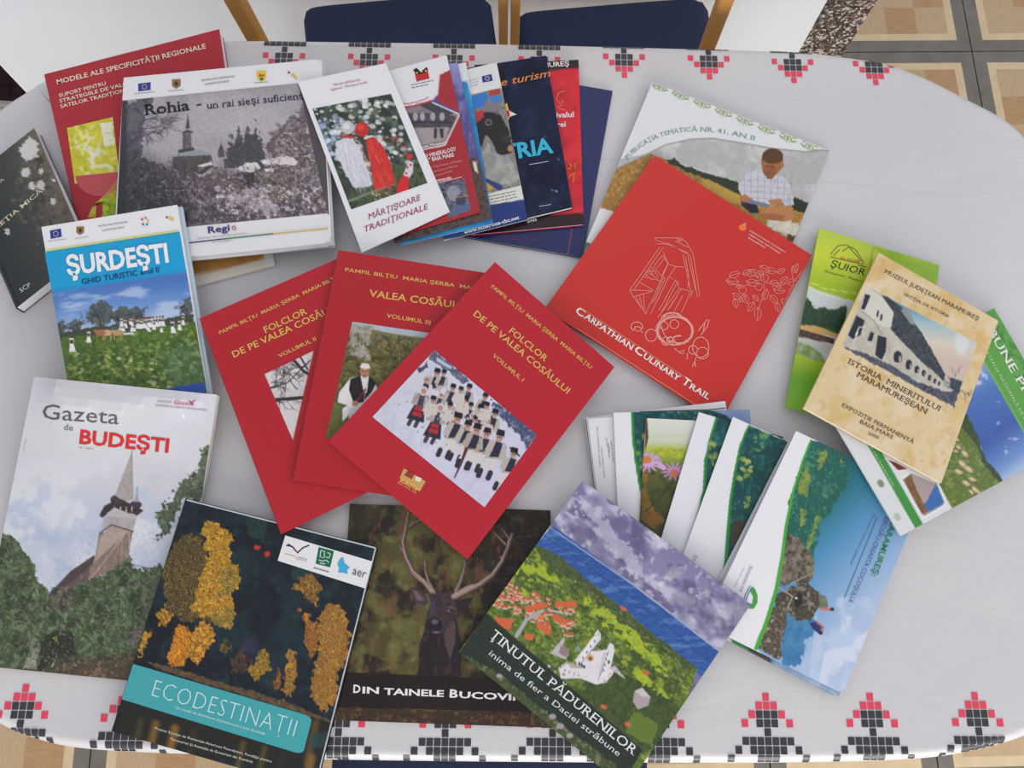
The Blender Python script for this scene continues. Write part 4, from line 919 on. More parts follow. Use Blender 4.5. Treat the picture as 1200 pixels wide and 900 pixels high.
hut = [[(185, 95), (340, 95), (375, 125), (410, 190), (450, 435), (435, 440), (395, 200), (270, 130), (195, 110), (185, 95)], [(195, 130), (235, 130), (270, 135), (385, 185)], [(215, 150), (40, 400), (60, 440), (135, 540)],
       [(235, 150), (60, 405)], [(235, 175), (265, 245), (130, 540)], [(232, 195), (180, 260), (225, 320), (262, 245), (232, 195)], [(40, 400), (180, 405), (60, 440)], [(110, 320), (215, 345)], [(135, 290), (205, 335)], [(90, 350), (180, 402)],
       [(75, 440), (100, 490)], [(95, 430), (115, 510)], [(120, 425), (125, 520)], [(265, 250), (310, 262), (365, 268), (385, 300), (380, 390)], [(310, 262), (270, 320), (160, 545)], [(270, 320), (300, 340), (330, 390), (205, 560)],
       [(330, 390), (385, 405), (390, 425), (340, 535)], [(340, 395), (260, 520)], [(280, 330), (320, 350), (325, 385)], [(215, 350), (150, 500)], [(300, 355), (210, 520)], [(310, 370), (225, 530)], [(250, 330), (180, 470)], [(240, 320), (165, 480)],
       [(300, 95), (355, 110), (300, 120), (350, 100)], [(320, 120), (380, 150)], [(350, 190), (400, 420)], [(380, 200), (425, 400)], [(365, 200), (380, 290)], [(240, 215), (200, 270)], [(195, 290), (130, 290), (150, 330)], [(150, 270), (180, 320)], [(165, 265), (205, 320)], [(130, 310), (170, 340)], [(395, 440), (410, 400)], [(270, 510), (320, 430)], [(300, 525), (350, 430)]]
crp.lines('hut_drawing', [zc(*q) for q in hut], .85, (240, 140, 128))
rg = random.Random(4)
fruit = []
def ringl(cx, cy, r1, r2=None, a0=0, a1=6.3, an=0): 
    r2 = r2 or r1; return [(cx + r1 * math.cos(a) * math.cos(an) - r2 * math.sin(a) * math.sin(an), cy + r1 * math.cos(a) * math.sin(an) + r2 * math.sin(a) * math.cos(an)) for a in np.linspace(a0, a1, 16)]
fruit += [ringl(300, 635, 108, 90), ringl(305, 640, 98, 80), ringl(285, 565, 60, 30, 3.0, 6.3), ringl(80, 615, 34, 28, 2.6, 6.9), ringl(85, 630, 20, 16, 3, 6.4), [(50, 620), (60, 640), (75, 630), (85, 645), (100, 635), (115, 650)], ringl(165, 665, 34, 36), ringl(250, 700, 24), ringl(240, 610, 24), ringl(300, 600, 26),
          [(440, 640), (490, 575), (505, 575), (490, 620), (455, 665)], [(480, 590), (470, 640)], ringl(455, 735, 48, 60), ringl(465, 770, 36, 34), ringl(410, 750, 26), [(375, 770), (378, 800), (370, 805)], [(430, 790), (415, 830), (405, 850)], [(420, 815), (425, 850)], [(300, 740), (330, 765), (360, 750), (350, 775)], [(320, 760), (345, 775)], [(215, 580), (240, 660), (300, 720)]]
crp.lines('basket_drawing', [zc(*q) for q in fruit], 1.0, (244, 160, 146))
crp.lines('basket_rim', [zc(*q) for q in (ringl(305, 640, 106, 84, 2.2, 7.4), ringl(290, 560, 52, 26, 3.1, 6.2), ringl(330, 690, 40, 22, 0, 5), ringl(280, 690, 22, 14, 0, 5))], 1.8, (240, 160, 150))
pl = []
for k, (x, y, a, l) in enumerate([(600, 345, .1, 80), (640, 420, .6, 60), (680, 470, -.8, 60), (720, 350, .2, 80), (740, 290, .3, 70), (560 + 60, 320, -.3, 70), (650, 450, 1.3, 60), (700, 420, 1.1, 70), (770, 470, 2.2, 70), (860, 430, .8, 70), (920, 360, -.7, 60), (860, 350, .3, 60), (970, 400, .3, 80), (1010, 370, -.5, 70), (900, 470, 1.4, 60), (780, 330, -.9, 60), (700, 310, -.5, 60), (990, 260, 1.0, 50), (830, 280, .2, 70), (940, 520, -1.2, 50), (790, 500, 1.6, 80), (820, 460, -1.2, 70), (900, 300, -.4, 55), (880, 400, .1, 70), (930, 450, 1.0, 60), (1000, 300, -1.2, 60), (1050, 340, .4, 60), (960, 500, 1.1, 50), (1000, 440, -.9, 60), (660, 380, 0, 50), (760, 430, .8, 50), (800, 260, .5, 70)]):
    p0 = np.array([x, y]); d = np.array([math.cos(a), math.sin(a)]); n = np.array([-d[1], d[0]])
    pl.append([p0, p0 + d * l * .3 + n * l * .25, p0 + d * l * .7 + n * l * .22, p0 + d * l, p0 + d * l * .7 - n * l * .22, p0 + d * l * .3 - n * l * .25, p0]); pl.append([p0, p0 + d * l])
for x, y in ((795, 380), (750, 300), (990, 355), (830, 330), (700, 400), (900, 380)): pl.append(ringl(x, y, 22))
pl += [[(610, 350), (700, 380), (800, 340), (900, 380), (1000, 350), (1070, 300)], [(820, 300), (830, 400), (790, 520)], [(985, 280), (1000, 360), (960, 510)]]
crp.lines('plant_drawing', [zc(*q) for q in pl], .8, (240, 136, 126))
crp.shapes('emblem', [disc(*zc((700, 35))[0], 4.6, 4, 12)], (240, 130, 40)); crp.shapes('emblem_swirl', [disc(*zc((712, 15))[0], 2.2, 2, 8)], (230, 120, 170))
for k in range(3): crp.text('small_print', ['CARPATHIAN CULINARY', 'HERITAGE NETWORK', 'MARAMURES'][k], *zc((738 - 3 * k, 55 + 22 * k), (950 - 30 * k - (60 if k == 2 else 0), 185 + 6 * k - (40 if k == 2 else 0))), 2.0, (246, 190, 180), bold=.01)

# --- right-hand pile
sui = Item('leaflet', 'lime green folded resort leaflet under the beige booklet', 'leaflet', [(960, 267), (1101, 311), (1066, 516), (920.5, 477)], 0.0015, (176, 204, 50), cell=1.6, stiff=True,
           paint=lambda p: (lambda z: (p.grad((985, 268), (945, 480), [(0, (182, 206, 76)), (.15, (206, 220, 60)), (.32, (170, 198, 44)), (.7, (190, 214, 50)), (.85, (110, 170, 50)), (1, (130, 186, 60))]),
                            p.poly(z((185, 340), (260, 360), (400, 410), (400, 700), (120, 640)), (216, 222, 222)), p.line(z((180, 330), (250, 370), (330, 395), (420, 405)), 1.6, (226, 236, 200)), p.line(z((190, 315), (260, 345), (420, 370)), 1.2, (220, 232, 120)),
                            p.poly(z((150, 440), (180, 385), (215, 440), (240, 430), (300, 440), (360, 420), (360, 560), (140, 520)), (32, 62, 44), rag=2, rs=3, c2=(54, 90, 56), ns=4),
                            p.poly(z((150, 512), (215, 515), (330, 555), (320, 572), (200, 545), (145, 528)), (222, 176, 106)), p.poly(z((140, 530), (200, 546), (310, 575), (300, 600), (135, 565)), (70, 48, 42), c2=(120, 90, 80), ns=3),
                            p.poly(z((130, 570), (200, 580), (300, 605), (260, 640), (130, 600)), (206, 206, 200)), p.poly(z((120, 590), (180, 600), (250, 640), (260, 690), (110, 640)), (120, 150, 70), rag=2, c2=(176, 190, 150), ns=6),
                            p.poly(z((480, 150), (700, 200), (790, 240), (770, 400), (620, 300)), (170, 200, 44), c2=(130, 180, 40), ns=40), p.poly(z((620, 215), (790, 240), (780, 300), (740, 300)), (150, 190, 60)), p.line(z((486, 150), (430, 400)), 1, (150, 170, 80))))(lambda *q: Z(900, 250, 3.914, *q)))
zs = lambda *p: Z(900, 250, 3.914, *p)
sui.lines('mountain_logo', [zs((285, 190), (320, 150), (355, 145), (400, 165), (440, 228)), zs((300, 195), (330, 165)), zs((340, 175), (372, 155), (430, 222)), zs((285, 200), (440, 235))], .9, (120, 110, 60))
sui.text('logo_lettering', 'SUIOR', *zs((330, 212), (422, 228)), 3.2, (190, 60, 50)); sui.text('title_lettering', 'ŞUIOR', *zs((284, 245), (440, 286)), 8.2, (60, 60, 34), shear=.15); sui.text('subtitle_lettering', 'Restaurant - Pensiune', *zs((262, 270), (440, 318)), 2.4, (80, 84, 40))
sui.lines('underline', [zs((410, 238), (450, 246))], .8, (80, 84, 40))

# --- fan of brochures, lower right
zf = lambda *p: Z(680, 460, 3.75, *p)
l1 = Item('leaflet', 'white leaflet with thin dark border at the upper left of the brochure fan', 'leaflet', [(685, 489.5), (850, 470), (866, 590), (700, 612)], 0.0008, (228, 228, 230), cell=8, stiff=True)
l1.lines('dark_border', [zf((640, 68), (560, 76), (260, 80)), zf((22, 112), (62, 430))], 1.0, (54, 60, 66))
l2 = Item('leaflet', 'white leaflet with rotated small print, left of the wide green-edged brochure', 'leaflet', [(689, 491), (790, 482), (806, 606), (704, 615)], 0.0007, (230, 229, 231), cell=8, stiff=True)
for k, (s, a, b) in enumerate([('eco maramures durabil', (72, 150), (84, 325)), ('traseul tematic al naturii', (90, 240), (104, 375)), ('turism rural', (112, 200), (126, 285)), ('satul verde', (134, 215), (142, 305)), ('valea', (120, 225), (126, 265))]):
    l2.text('small_print', s, *zf(a, b), 2.0, (130, 128, 140))
def p_eco(p, edge, reg, band=(44, 138, 56)):
    """white left part, green band following 'edge', woodland / sky photo to its right"""
    z = reg
    p.poly(edge + z, (28, 84, 86), c2=[(22, 66, 72), (40, 110, 110)], ns=10)
    p.line(edge, (2.6, 4.2), band)
bra = Item('brochure', 'wide green-edged brochure at the back of the fan, beneath the flower card', 'brochure', [(719, 483.5), (879, 480), (886, 690), (728, 693)], 0.0008, (232, 233, 237), cell=1.5, stiff=True,
           paint=lambda p: (p_eco(p, zf((228, 80), (230, 180), (245, 300), (262, 400), (290, 520), (300, 800)), [(900, 700), (900, 470)]), p.dabs(zf((240, 200), (300, 180), (300, 340), (250, 340)), [(150, 160, 70), (60, 110, 70)], 18, (1, 3), 3),
                            p.grad((0, 0), (1, 1), [(0, (0, 0, 0)), (1, (0, 0, 0))]) if False else None, p.poly(zf((520, 60), (760, 60), (760, 200), (640, 100)), (136, 154, 200)), p.dabs(zf((350, 80), (560, 80), (560, 120), (350, 115)), [(44, 120, 90), (60, 140, 130)], 16, (1, 2.4), 4)))
flw = Item('card', 'narrow card with pink daisies against brown hills, inside the brochure fan', 'card', [(757, 490), (838, 494), (828, 652), (747, 646)], 0.0007, (222, 222, 214), cell=1.1, stiff=True,
           paint=lambda p: (p.grad((780, 490), (775, 640), [(0, (222, 224, 216)), (.18, (206, 212, 190)), (.26, (170, 184, 60)), (.34, (130, 150, 60)), (.42, (92, 98, 50)), (.7, (70, 74, 36)), (1, (84, 78, 40))]), p.noise((196, 206, 170), 12, 3, .55, .7, .5, pts=zf((290, 150), (520, 150), (520, 230), (290, 230)), st=(3, .5)),
                            p.noise((52, 60, 34), 9, 5, .5, .65, .6, pts=zf((270, 340), (500, 340), (450, 640), (260, 640))), p.poly(zf((278, 280), (300, 340), (290, 440), (330, 520), (380, 560), (330, 600), (268, 560)), (120, 84, 36), rag=3, rs=5, c2=(160, 110, 48), ns=4, a=.8),
                            p.line(zf((420, 375), (370, 440), (290, 520)), 1.4, (52, 56, 30)), p.poly(zf((284, 110), (294, 110), (300, 200), (284, 260)), (96, 70, 40)),
                            [p.line([zf((cx, cy))[0], (zf((cx, cy))[0][0] + r * math.cos(a), zf((cx, cy))[0][1] + r * .7 * math.sin(a))], (2.6, 1.6), c) for cx, cy, r, c in ((285, 290, 17, (206, 160, 214)), (300, 310, 15, (214, 170, 220)), (415, 345, 15, (200, 140, 204))) for a in np.arange(0, 6.2, .5)],
                            p.line(zf((350, 318), (365, 330)), 6, (212, 168, 218)), p.ell(*zf((290, 296))[0], 6.5, 4.5, (206, 130, 60)), p.ell(*zf((412, 355))[0], 5, 5, (190, 110, 90)), p.dabs(zf((300, 240), (480, 250), (470, 290), (320, 280)), [(190, 196, 60), (150, 160, 50)], 50, (.6, 1.6), 4, el=2)))
brb = Item('brochure', 'second green-edged brochure of the fan, its white edge right of the flower card', 'brochure', [(819, 483), (918, 512), (853, 722), (757, 691)], 0.0010, (230, 231, 236), cell=1.5, stiff=True,
           paint=lambda p: (p_eco(p, zf((600, 110), (575, 190), (550, 300), (545, 430), (500, 620), (480, 800)), [(900, 700), (930, 500)]), p.dabs(zf((565, 220), (600, 220), (600, 320), (560, 330)), [(160, 170, 90), (120, 140, 70)], 14, (1, 3), 3)))
def p_leafy(p, reg):
    p.noise((20, 70, 72), 7, 41, .5, .7, .8, pts=reg); p.noise((50, 120, 96), 5, 43, .55, .7, .6, pts=reg)
brc = Item('brochure', 'third green-edged brochure of the fan, next to the mountain climber brochure', 'brochure', [(859, 488.5), (990, 547), (912, 745), (786, 690)], 0.0012, (232, 232, 237), cell=1.3, stiff=True,
           paint=lambda p: (p_eco(p, zf((742, 145), (705, 230), (680, 350), (660, 480), (648, 620), (640, 740), (630, 840)), [(900, 760), (990, 547)]), p_leafy(p, zf((742, 145), (905, 200), (650, 720), (665, 450))),
                            p.dabs(zf((700, 260), (760, 300), (740, 360), (700, 400)), [(170, 182, 90), (120, 150, 70)], 30, (1, 3), 3, el=1.5), p.dabs(zf((770, 180), (820, 180), (800, 260), (770, 260)), [(96, 150, 80)], 14, (1, 3), 5, el=1.5), p.dabs(zf((720, 440), (750, 440), (740, 520), (715, 510)), [(150, 170, 80)], 10, (1, 2.6), 6),
                            p.poly(zf((670, 560), (720, 570), (700, 640), (655, 700)), (70, 64, 50), rag=3)))
brc.text('logo_lettering', 'eco maramureş', (802, 700), (817, 651), 5, (176, 178, 188))
DQ = [(933, 505), (1084, 577), (988, 813), (824, 732)]
for k, (dx, dy, rot, lab) in enumerate([(-7, 2, 0.022, 'lowest of the three stacked climber brochures'), (-3, 3, 0.012, 'middle copy of the three stacked climber brochures')]):
    q = []
    for x, y in DQ:
        X, Y = x - 950, y - 650; q.append((950 + X * math.cos(rot) - Y * math.sin(rot) + dx, 650 + X * math.sin(rot) + Y * math.cos(rot) + dy))
    Item('brochure', lab, 'brochure', q, 0.0012, (214, 216, 222), cell=4, stiff=True, group='stacked climber brochures',
         paint=lambda p: (p.poly([(960, 500), (1100, 580), (1000, 830), (868, 762)], (110, 150, 190), c2=(170, 190, 216), ns=20), p.poly([(854, 744), (876, 750), (900, 790), (862, 768)], (50, 130, 60)), p.poly([(876, 750), (905, 770), (900, 800), (880, 780)], (70, 66, 60))))
zd = lambda *p: Z(840, 500, 2.813, *p)
def p_clm(p):
    ed = zd((310, 45), (285, 110), (250, 220), (228, 330), (215, 430), (195, 540), (165, 640), (130, 730))
    p.poly(ed + zd((160, 760), (410, 900), (760, 200), (400, 60)), (120, 166, 206))
    idx = p.box(800, 480, 1100, 830); 
    q = Paint(p.P[idx]); q.grad(zd((300, 200))[0], zd((590, 520))[0], [(0, (30, 92, 92)), (.22, (44, 118, 136)), (.45, (84, 146, 190)), (.7, (130, 170, 210)), (1, (176, 194, 224))])  # printed sky; its pale right end is glare painted into the ink
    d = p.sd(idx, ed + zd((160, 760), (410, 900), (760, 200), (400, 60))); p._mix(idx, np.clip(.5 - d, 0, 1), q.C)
    G = zd((310, 45), (430, 100), (440, 160), (380, 260), (340, 330), (320, 450), (240, 380), (228, 330), (250, 220))
    p.poly(G, (44, 112, 90), rag=7, rs=12, c2=[(32, 88, 84), (70, 140, 110)], ns=7); 
    for s_, reg in enumerate([((285, 150), (300, 120), (310, 180), (300, 230), (265, 220), (270, 180)), ((335, 90), (365, 70), (355, 120), (335, 145)), ((275, 270), (295, 280), (290, 320), (272, 330)), ((330, 290), (340, 300), (320, 360), (305, 410), (295, 400), (312, 340)), ((405, 100), (415, 115), (405, 130))]):
        p.poly(zd(*reg), (150, 160, 74), rag=3, rs=3, seed=s_ + 3, c2=(90, 130, 70), ns=3)
    p.poly(zd((222, 560), (250, 620), (300, 610), (330, 660), (300, 700), (270, 780), (220, 790), (200, 700)), (60, 118, 168), rag=5, rs=8, c2=(80, 140, 180), ns=9)
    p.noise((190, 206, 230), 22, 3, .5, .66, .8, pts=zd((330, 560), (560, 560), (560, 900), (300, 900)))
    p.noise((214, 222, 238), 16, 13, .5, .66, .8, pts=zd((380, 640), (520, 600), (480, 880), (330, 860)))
    R = [(70, 62, 54), (110, 100, 86), (140, 132, 116)]
    p.poly(zd((232, 350), (270, 370), (310, 420), (325, 450), (318, 500), (275, 525), (255, 510), (235, 520), (205, 530), (215, 440)), R[0], rag=2, rs=5, c2=R[1:], ns=6, seed=2)
    p.poly(zd((240, 530), (280, 520), (300, 515), (335, 545), (340, 590), (310, 640), (260, 640), (225, 600), (200, 610), (190, 560)), (100, 94, 80), rag=2, rs=5, c2=[(60, 54, 48), (140, 134, 116)], ns=6, seed=4)
    p.poly(zd((200, 590), (230, 600), (232, 650), (215, 700), (210, 770), (180, 760), (135, 730), (160, 650), (180, 600)), (120, 108, 90), rag=2.5, rs=5, c2=[(64, 58, 50), (164, 152, 132)], ns=4, seed=6)
    p.line(zd((205, 530), (250, 560), (232, 600)), 1.6, (170, 160, 140)); p.line(zd((240, 520), (320, 480)), 1.4, (160, 150, 132)); p.poly(zd((255, 560), (275, 545), (285, 580), (260, 600)), (44, 40, 38)); p.ell(*zd((262, 565))[0], 1.8, 1.2, (220, 220, 214))
    p.poly(zd((335, 550), (360, 560), (368, 595), (340, 600)), (110, 116, 96)); p.line(zd((345, 600), (378, 604)), 3, (200, 120, 96)); p.ell(*zd((380, 602))[0], 2.6, 2.2, (70, 50, 50)); p.ell(*zd((354, 572))[0], 3, 3, (120, 130, 112))
    p.poly(zd((305, 648), (330, 640), (345, 660), (340, 686), (318, 668)), (50, 54, 110)); p.line(zd((330, 645), (350, 660), (344, 684)), 2.4, (190, 100, 100)); p.ell(*zd((343, 680))[0], 2.2, 2.2, (60, 40, 44))
    p.line(ed, (2.4, 5), (72, 170, 56))
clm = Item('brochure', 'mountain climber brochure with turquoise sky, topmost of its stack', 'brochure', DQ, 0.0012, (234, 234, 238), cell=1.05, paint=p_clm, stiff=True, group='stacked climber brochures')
clm.text('title_lettering', 'MARAMUREŞ:', *zd((578, 300), (508, 490)), 7, (52, 136, 84), bold=.012)
clm.text('title_lettering', 'VALEA VASERULUI', *zd((594, 240), (574, 300)), 6, (52, 136, 84)) if False else None
clm.text('subtitle_lettering', 'GEOSĂU-CREASTA COCOŞULUI', *zd((556, 296), (434, 574)), 5.4, (90, 110, 160)); clm.lines('thin_rule', [zd((528, 300), (420, 566))], .8, (70, 120, 130)); clm.text('small_print', 'Traseul tematic natural', *zd((516, 288), (440, 452)), 2.4, (80, 110, 160))
clm.text('logo_lettering', 'eco', *zd((120, 512), (106, 560)), 4.6, (160, 164, 176)) if False else None
clm.text('logo_lettering', 'eco maramureş', *zd((82, 545), (118, 462)), 5, (160, 164, 178)); clm.text('small_print', 'valea verde', *zd((60, 530), (92, 466)), 1.8, (170, 172, 184))
clm.lines('logo_arcs', [zd((88, 575), (96, 550), (110, 525)), zd((94, 580), (104, 550), (116, 530))], 1.0, (60, 120, 180)); clm.shapes('logo_leaf', [zd((108, 540), (118, 528), (126, 536), (134, 556), (134, 580), (122, 600), (106, 600), (104, 590), (118, 582), (120, 560))], (74, 160, 70))

# --- green sheep brochure, then the beige booklet over it
zb = lambda *p: Z(960, 370, 3.333, *p)
def p_bun(p):
    p.poly([(1116, 596), (1210, 545), (1300, 480), (1170, 300), (1050, 380), (1010, 412)], (60, 110, 190))
    p.grad  # sky deepens towards its lower end
    idx = p.box(1010, 330, 1290, 640); q = Paint(p.P[idx]); q.grad((1110, 450), (1190, 560), [(0, (150, 180, 222)), (.25, (72, 116, 190)), (.6, (54, 92, 172)), (.85, (110, 150, 210)), (1, (196, 212, 236))])
    q.noise((206, 216, 236), 9, 4, .72, .8, .6)
    d = p.sd(idx, [(1116, 596), (1270, 512), (1170, 300), (1010, 412)]); p._mix(idx, np.clip(.5 - d, 0, 1), q.C)
    p.noise((222, 228, 240), 7, 14, .5, .62, .8, pts=zb((630, 200), (660, 240), (640, 290), (600, 280)))
    p.poly(zb((520, 330), (575, 380), (620, 470), (650, 560), (705, 620), (720, 650), (640, 690), (500, 760), (460, 620)), (48, 66, 40), rag=2, rs=4, c2=(70, 90, 50), ns=4)
    p.poly(zb((500, 420), (560, 440), (610, 500), (640, 570), (700, 650), (680, 670), (520, 755), (440, 640)), (112, 134, 54), rag=2, rs=6, c2=[(86, 112, 44), (140, 152, 76)], ns=6)
    for k, (x, y, r) in enumerate([(545, 515, 5), (570, 540, 7), (560, 580, 8), (585, 600, 8), (545, 610, 7), (600, 640, 6), (575, 655, 7), (610, 680, 7), (595, 690, 5), (540, 485, 4), (625, 690, 4), (535, 530, 4)]):
        X, Y = zb((x, y))[0]; p.ell(X + .8, Y + 1.2, r * .8, r * .35, (70, 80, 40), ang=.6, a=.6); p.ell(X, Y, r * .8, r * .4, (196, 172, 132), ang=.6 + .3 * math.sin(k), a=.9); p.ell(X - .6, Y - .6, r * .5, r * .2, (232, 214, 180), ang=.6, a=.9); p.ell(X + r * .75, Y + r * .4, 1.1, .9, (120, 92, 66))
    # green title band along the long edge
    e = np.array([30., 52.]); e /= np.linalg.norm(e)
    p.poly([(1120, 300), (1170, 300), (1290, 540), (1262, 560), (1148, 412), (1143, 420)], (84, 160, 58)) if False else None
    B = [np.array([1148., 417.]) + e * k for k in (-90, 160)]
    p.poly([B[0], B[1], B[1] + (60, -35), B[0] + (60, -35)], (86, 164, 60)); p.noise((50, 120, 50), 4, 21, .5, .62, .7, pts=[B[0] + (20, -12), B[1] + (20, -12), B[1] + (60, -35), B[0] + (60, -35)])
    p.line([B[0] + (1, 0), B[1] + (1, 0)], 1, (150, 200, 120))
    # spine side: white, green stripe, photo tiles
    C0, C1 = np.array([1116., 596.]), np.array([1116., 596.]) - e * 180
    p.poly([C0, C1, C1 + (-104, 60), C0 + (-104, 60)], (228, 230, 230)); 
    p.line([C0 + (0, .4), C1], 1.2, (206, 210, 206)); G0 = np.array([1078., 617.])
    p.poly([G0 + (4, -2.5), G0 - e * 180 + (4, -2.5), G0 - e * 180 - (5, -2.5), G0 - (5, -2.5)], (66, 150, 66))
    p.poly(zb((318, 640), (330, 622), (362, 608), (400, 640), (450, 655), (468, 655), (498, 725), (490, 745), (412, 795), (396, 785)), (240, 242, 242)); p.poly(zb((325, 640), (360, 615), (440, 650), (462, 660), (490, 728), (484, 740), (412, 782), (400, 776)), (176, 160, 160))
    p.poly(zb((330, 642), (358, 618), (380, 680), (430, 760), (412, 776), (400, 770)), (150, 108, 60), c2=(110, 74, 44), ns=4); p.poly(zb((410, 740), (432, 700), (456, 655), (486, 726), (480, 738), (440, 760), (424, 762)), (60, 110, 180)); p.poly(zb((404, 650), (440, 655), (425, 720), (408, 735), (385, 690)), (180, 160, 156))
    p.poly(zb((255, 558), (300, 570), (360, 600), (310, 612)), (238, 240, 240)); p.poly(zb((268, 562), (300, 574), (345, 598), (308, 604)), (120, 50, 40))
    for k, (x, y) in enumerate([(240, 655), (305, 785)]): p.ell(*zb((x, y))[0], 5, 3.6, (110, 130, 96) if k == 0 else (176, 196, 170), ang=1.0, a=.8)
bun = Item('brochure', 'green, sky and sheep good-practice brochure running out of the right photo edge', 'brochure', [(964, 472), (1165, 361), (1257, 519), (1056, 628)], 0.0025, (228, 230, 230), cell=1.15, paint=p_bun, stiff=True)
bun.text('title_lettering', 'BUNE PRACTICI', (1156, 386.5), (1239, 530), 9.0, (236, 240, 226), serif=True, bold=.012)
bun.text('subtitle_lettering', 'REŢEAUA NAŢIONALĂ DE DEZVOLTARE RURALĂ', (1153, 410), (1236, 556), 3.2, (206, 230, 180)); bun.text('spine_lettering', 'NATURA DIN MARAMUREŞ', (1010, 508), (1046, 570), 2.4, (190, 226, 180))
def p_ist(p):
    zi = lambda *q: Z(940, 290, 3.2125, *q)
    p.noise((222, 184, 118), 34, 5, .46, .66, .75); p.noise((240, 224, 196), 20, 8, .5, .7, .6); p.noise((206, 170, 110), 9, 12, .62, .75, .35)
    A = zi((245, 150), (660, 360), (572, 602), (150, 372))
    idx = p.box(980, 330, 1150, 480); q = Paint(p.P[idx]); q.grad(zi((500, 230))[0], zi((470, 420))[0], [(0, (90, 150, 176)), (.3, (170, 200, 206)), (.65, (226, 214, 196)), (1, (216, 196, 180))])
    q.ell(*zi((600, 360))[0], 8, 14, (226, 232, 236), a=.8, soft=5)
    d = p.sd(idx, A); p._mix(idx, np.clip(.5 - d, 0, 1), q.C)
    p.poly(zi((245, 150), (300, 178), (350, 300), (500, 440), (560, 520), (572, 602), (150, 372)), (212, 206, 192), c2=(190, 184, 170), ns=10)
    p.poly(zi((290, 178), (320, 185), (390, 240), (450, 320), (540, 480), (530, 500), (440, 420), (330, 305), (345, 250)), (56, 62, 70), rag=1, c2=(84, 92, 98), ns=3); p.poly(zi((370, 235), (400, 232), (425, 290), (410, 290)), (150, 156, 152))
    p.poly(zi((240, 150), (300, 182), (345, 245), (335, 300), (305, 300), (225, 240)), (222, 218, 204)); p.line(zi((225, 240), (270, 275), (300, 330)), 1, (140, 140, 136))
    D = (48, 54, 66)
    for q_ in ([(238, 175), (258, 180), (235, 235), (222, 232)], [(205, 255), (235, 275), (220, 330), (190, 345), (172, 330)], [(258, 318), (272, 322), (262, 355), (245, 350)], [(285, 330), (318, 340), (315, 390), (300, 425), (275, 405)], [(283, 238), (290, 236), (286, 262), (279, 260)], [(296, 252), (304, 250), (300, 276), (292, 274)]): p.poly(zi(*q_), D)
    p.line(zi((200, 330), (215, 300), (240, 300)), 1.2, (226, 224, 216)); p.line(zi((190, 370), (210, 320)), 1.2, (222, 220, 210))
    for x, y, r, hh in ((360, 410, 9, 16), (402, 440, 7, 13), (432, 458, 5.5, 10), (458, 472, 4.5, 9), (480, 490, 4, 8), (500, 502, 3.6, 7), (516, 512, 3, 6)):
        p.poly([(zi((x, y))[0][0] + r * .55 * math.cos(a), zi((x, y))[0][1] + hh * .42 * (math.sin(a) if math.sin(a) < 0 else 1.1 * math.sin(a) ** .3)) for a in np.arange(0, 6.28, .45)], D)
        p.poly(zi((x + r * .6, y - hh * .2), (x + r * 1.5, y + 2), (x + r * 1.3, y + hh * 1.6), (x + r * .4, y + hh)), (186, 180, 166))
    p.poly(zi((150, 372), (240, 400), (330, 440), (420, 500), (540, 545), (590, 540), (572, 602)), (74, 78, 96), rag=2, rs=4, c2=[(110, 112, 126), (52, 56, 70)], ns=3)
    p.poly(zi((560, 490), (605, 505), (590, 545), (555, 530)), (60, 84, 100), rag=1)
    for k in range(3): p.branch(*zi((560, 580))[0], -1.15 - .12 * k, 15, 1.3, (70, 74, 84), 60 + k, 4, .8)
    p.branch(*zi((575, 520))[0], -1.4, 12, .8, (120, 112, 116), 65, 4, .7)
ist = Item('booklet', 'beige parchment-look booklet with an arcaded building picture', 'booklet', [(1030, 296), (1170, 376), (1103, 566.5), (942, 478)], 0.0035, (232, 208, 162), cell=1.15, paint=p_ist, stiff=True, matte=True)
zi = lambda *p: Z(940, 290, 3.2125, *p)
for nm, s, a, b, h in [('heading_lettering', 'MUZEUL JUDEŢEAN MARAMUREŞ', (308, 95), (662, 276), 4.6), ('heading_lettering', 'SECŢIA DE ISTORIE', (382, 180), (550, 265), 3.2), ('title_lettering', 'ISTORIA  MINERITULUI', (170, 435), (516, 618), 6.3), ('title_lettering', 'MARAMUREŞEAN', (202, 485), (466, 628), 6.3),
                    ('footer_lettering', 'EXPOZIŢIE PERMANENTĂ', (148, 598), (418, 740), 4.4), ('footer_lettering', 'BAIA MARE', (214, 660), (340, 722), 4.4), ('footer_lettering', '2006', (246, 704), (286, 722), 3.8)]:
    ist.text(nm, s, *zi(a, b), h, (86, 66, 50), serif=True)
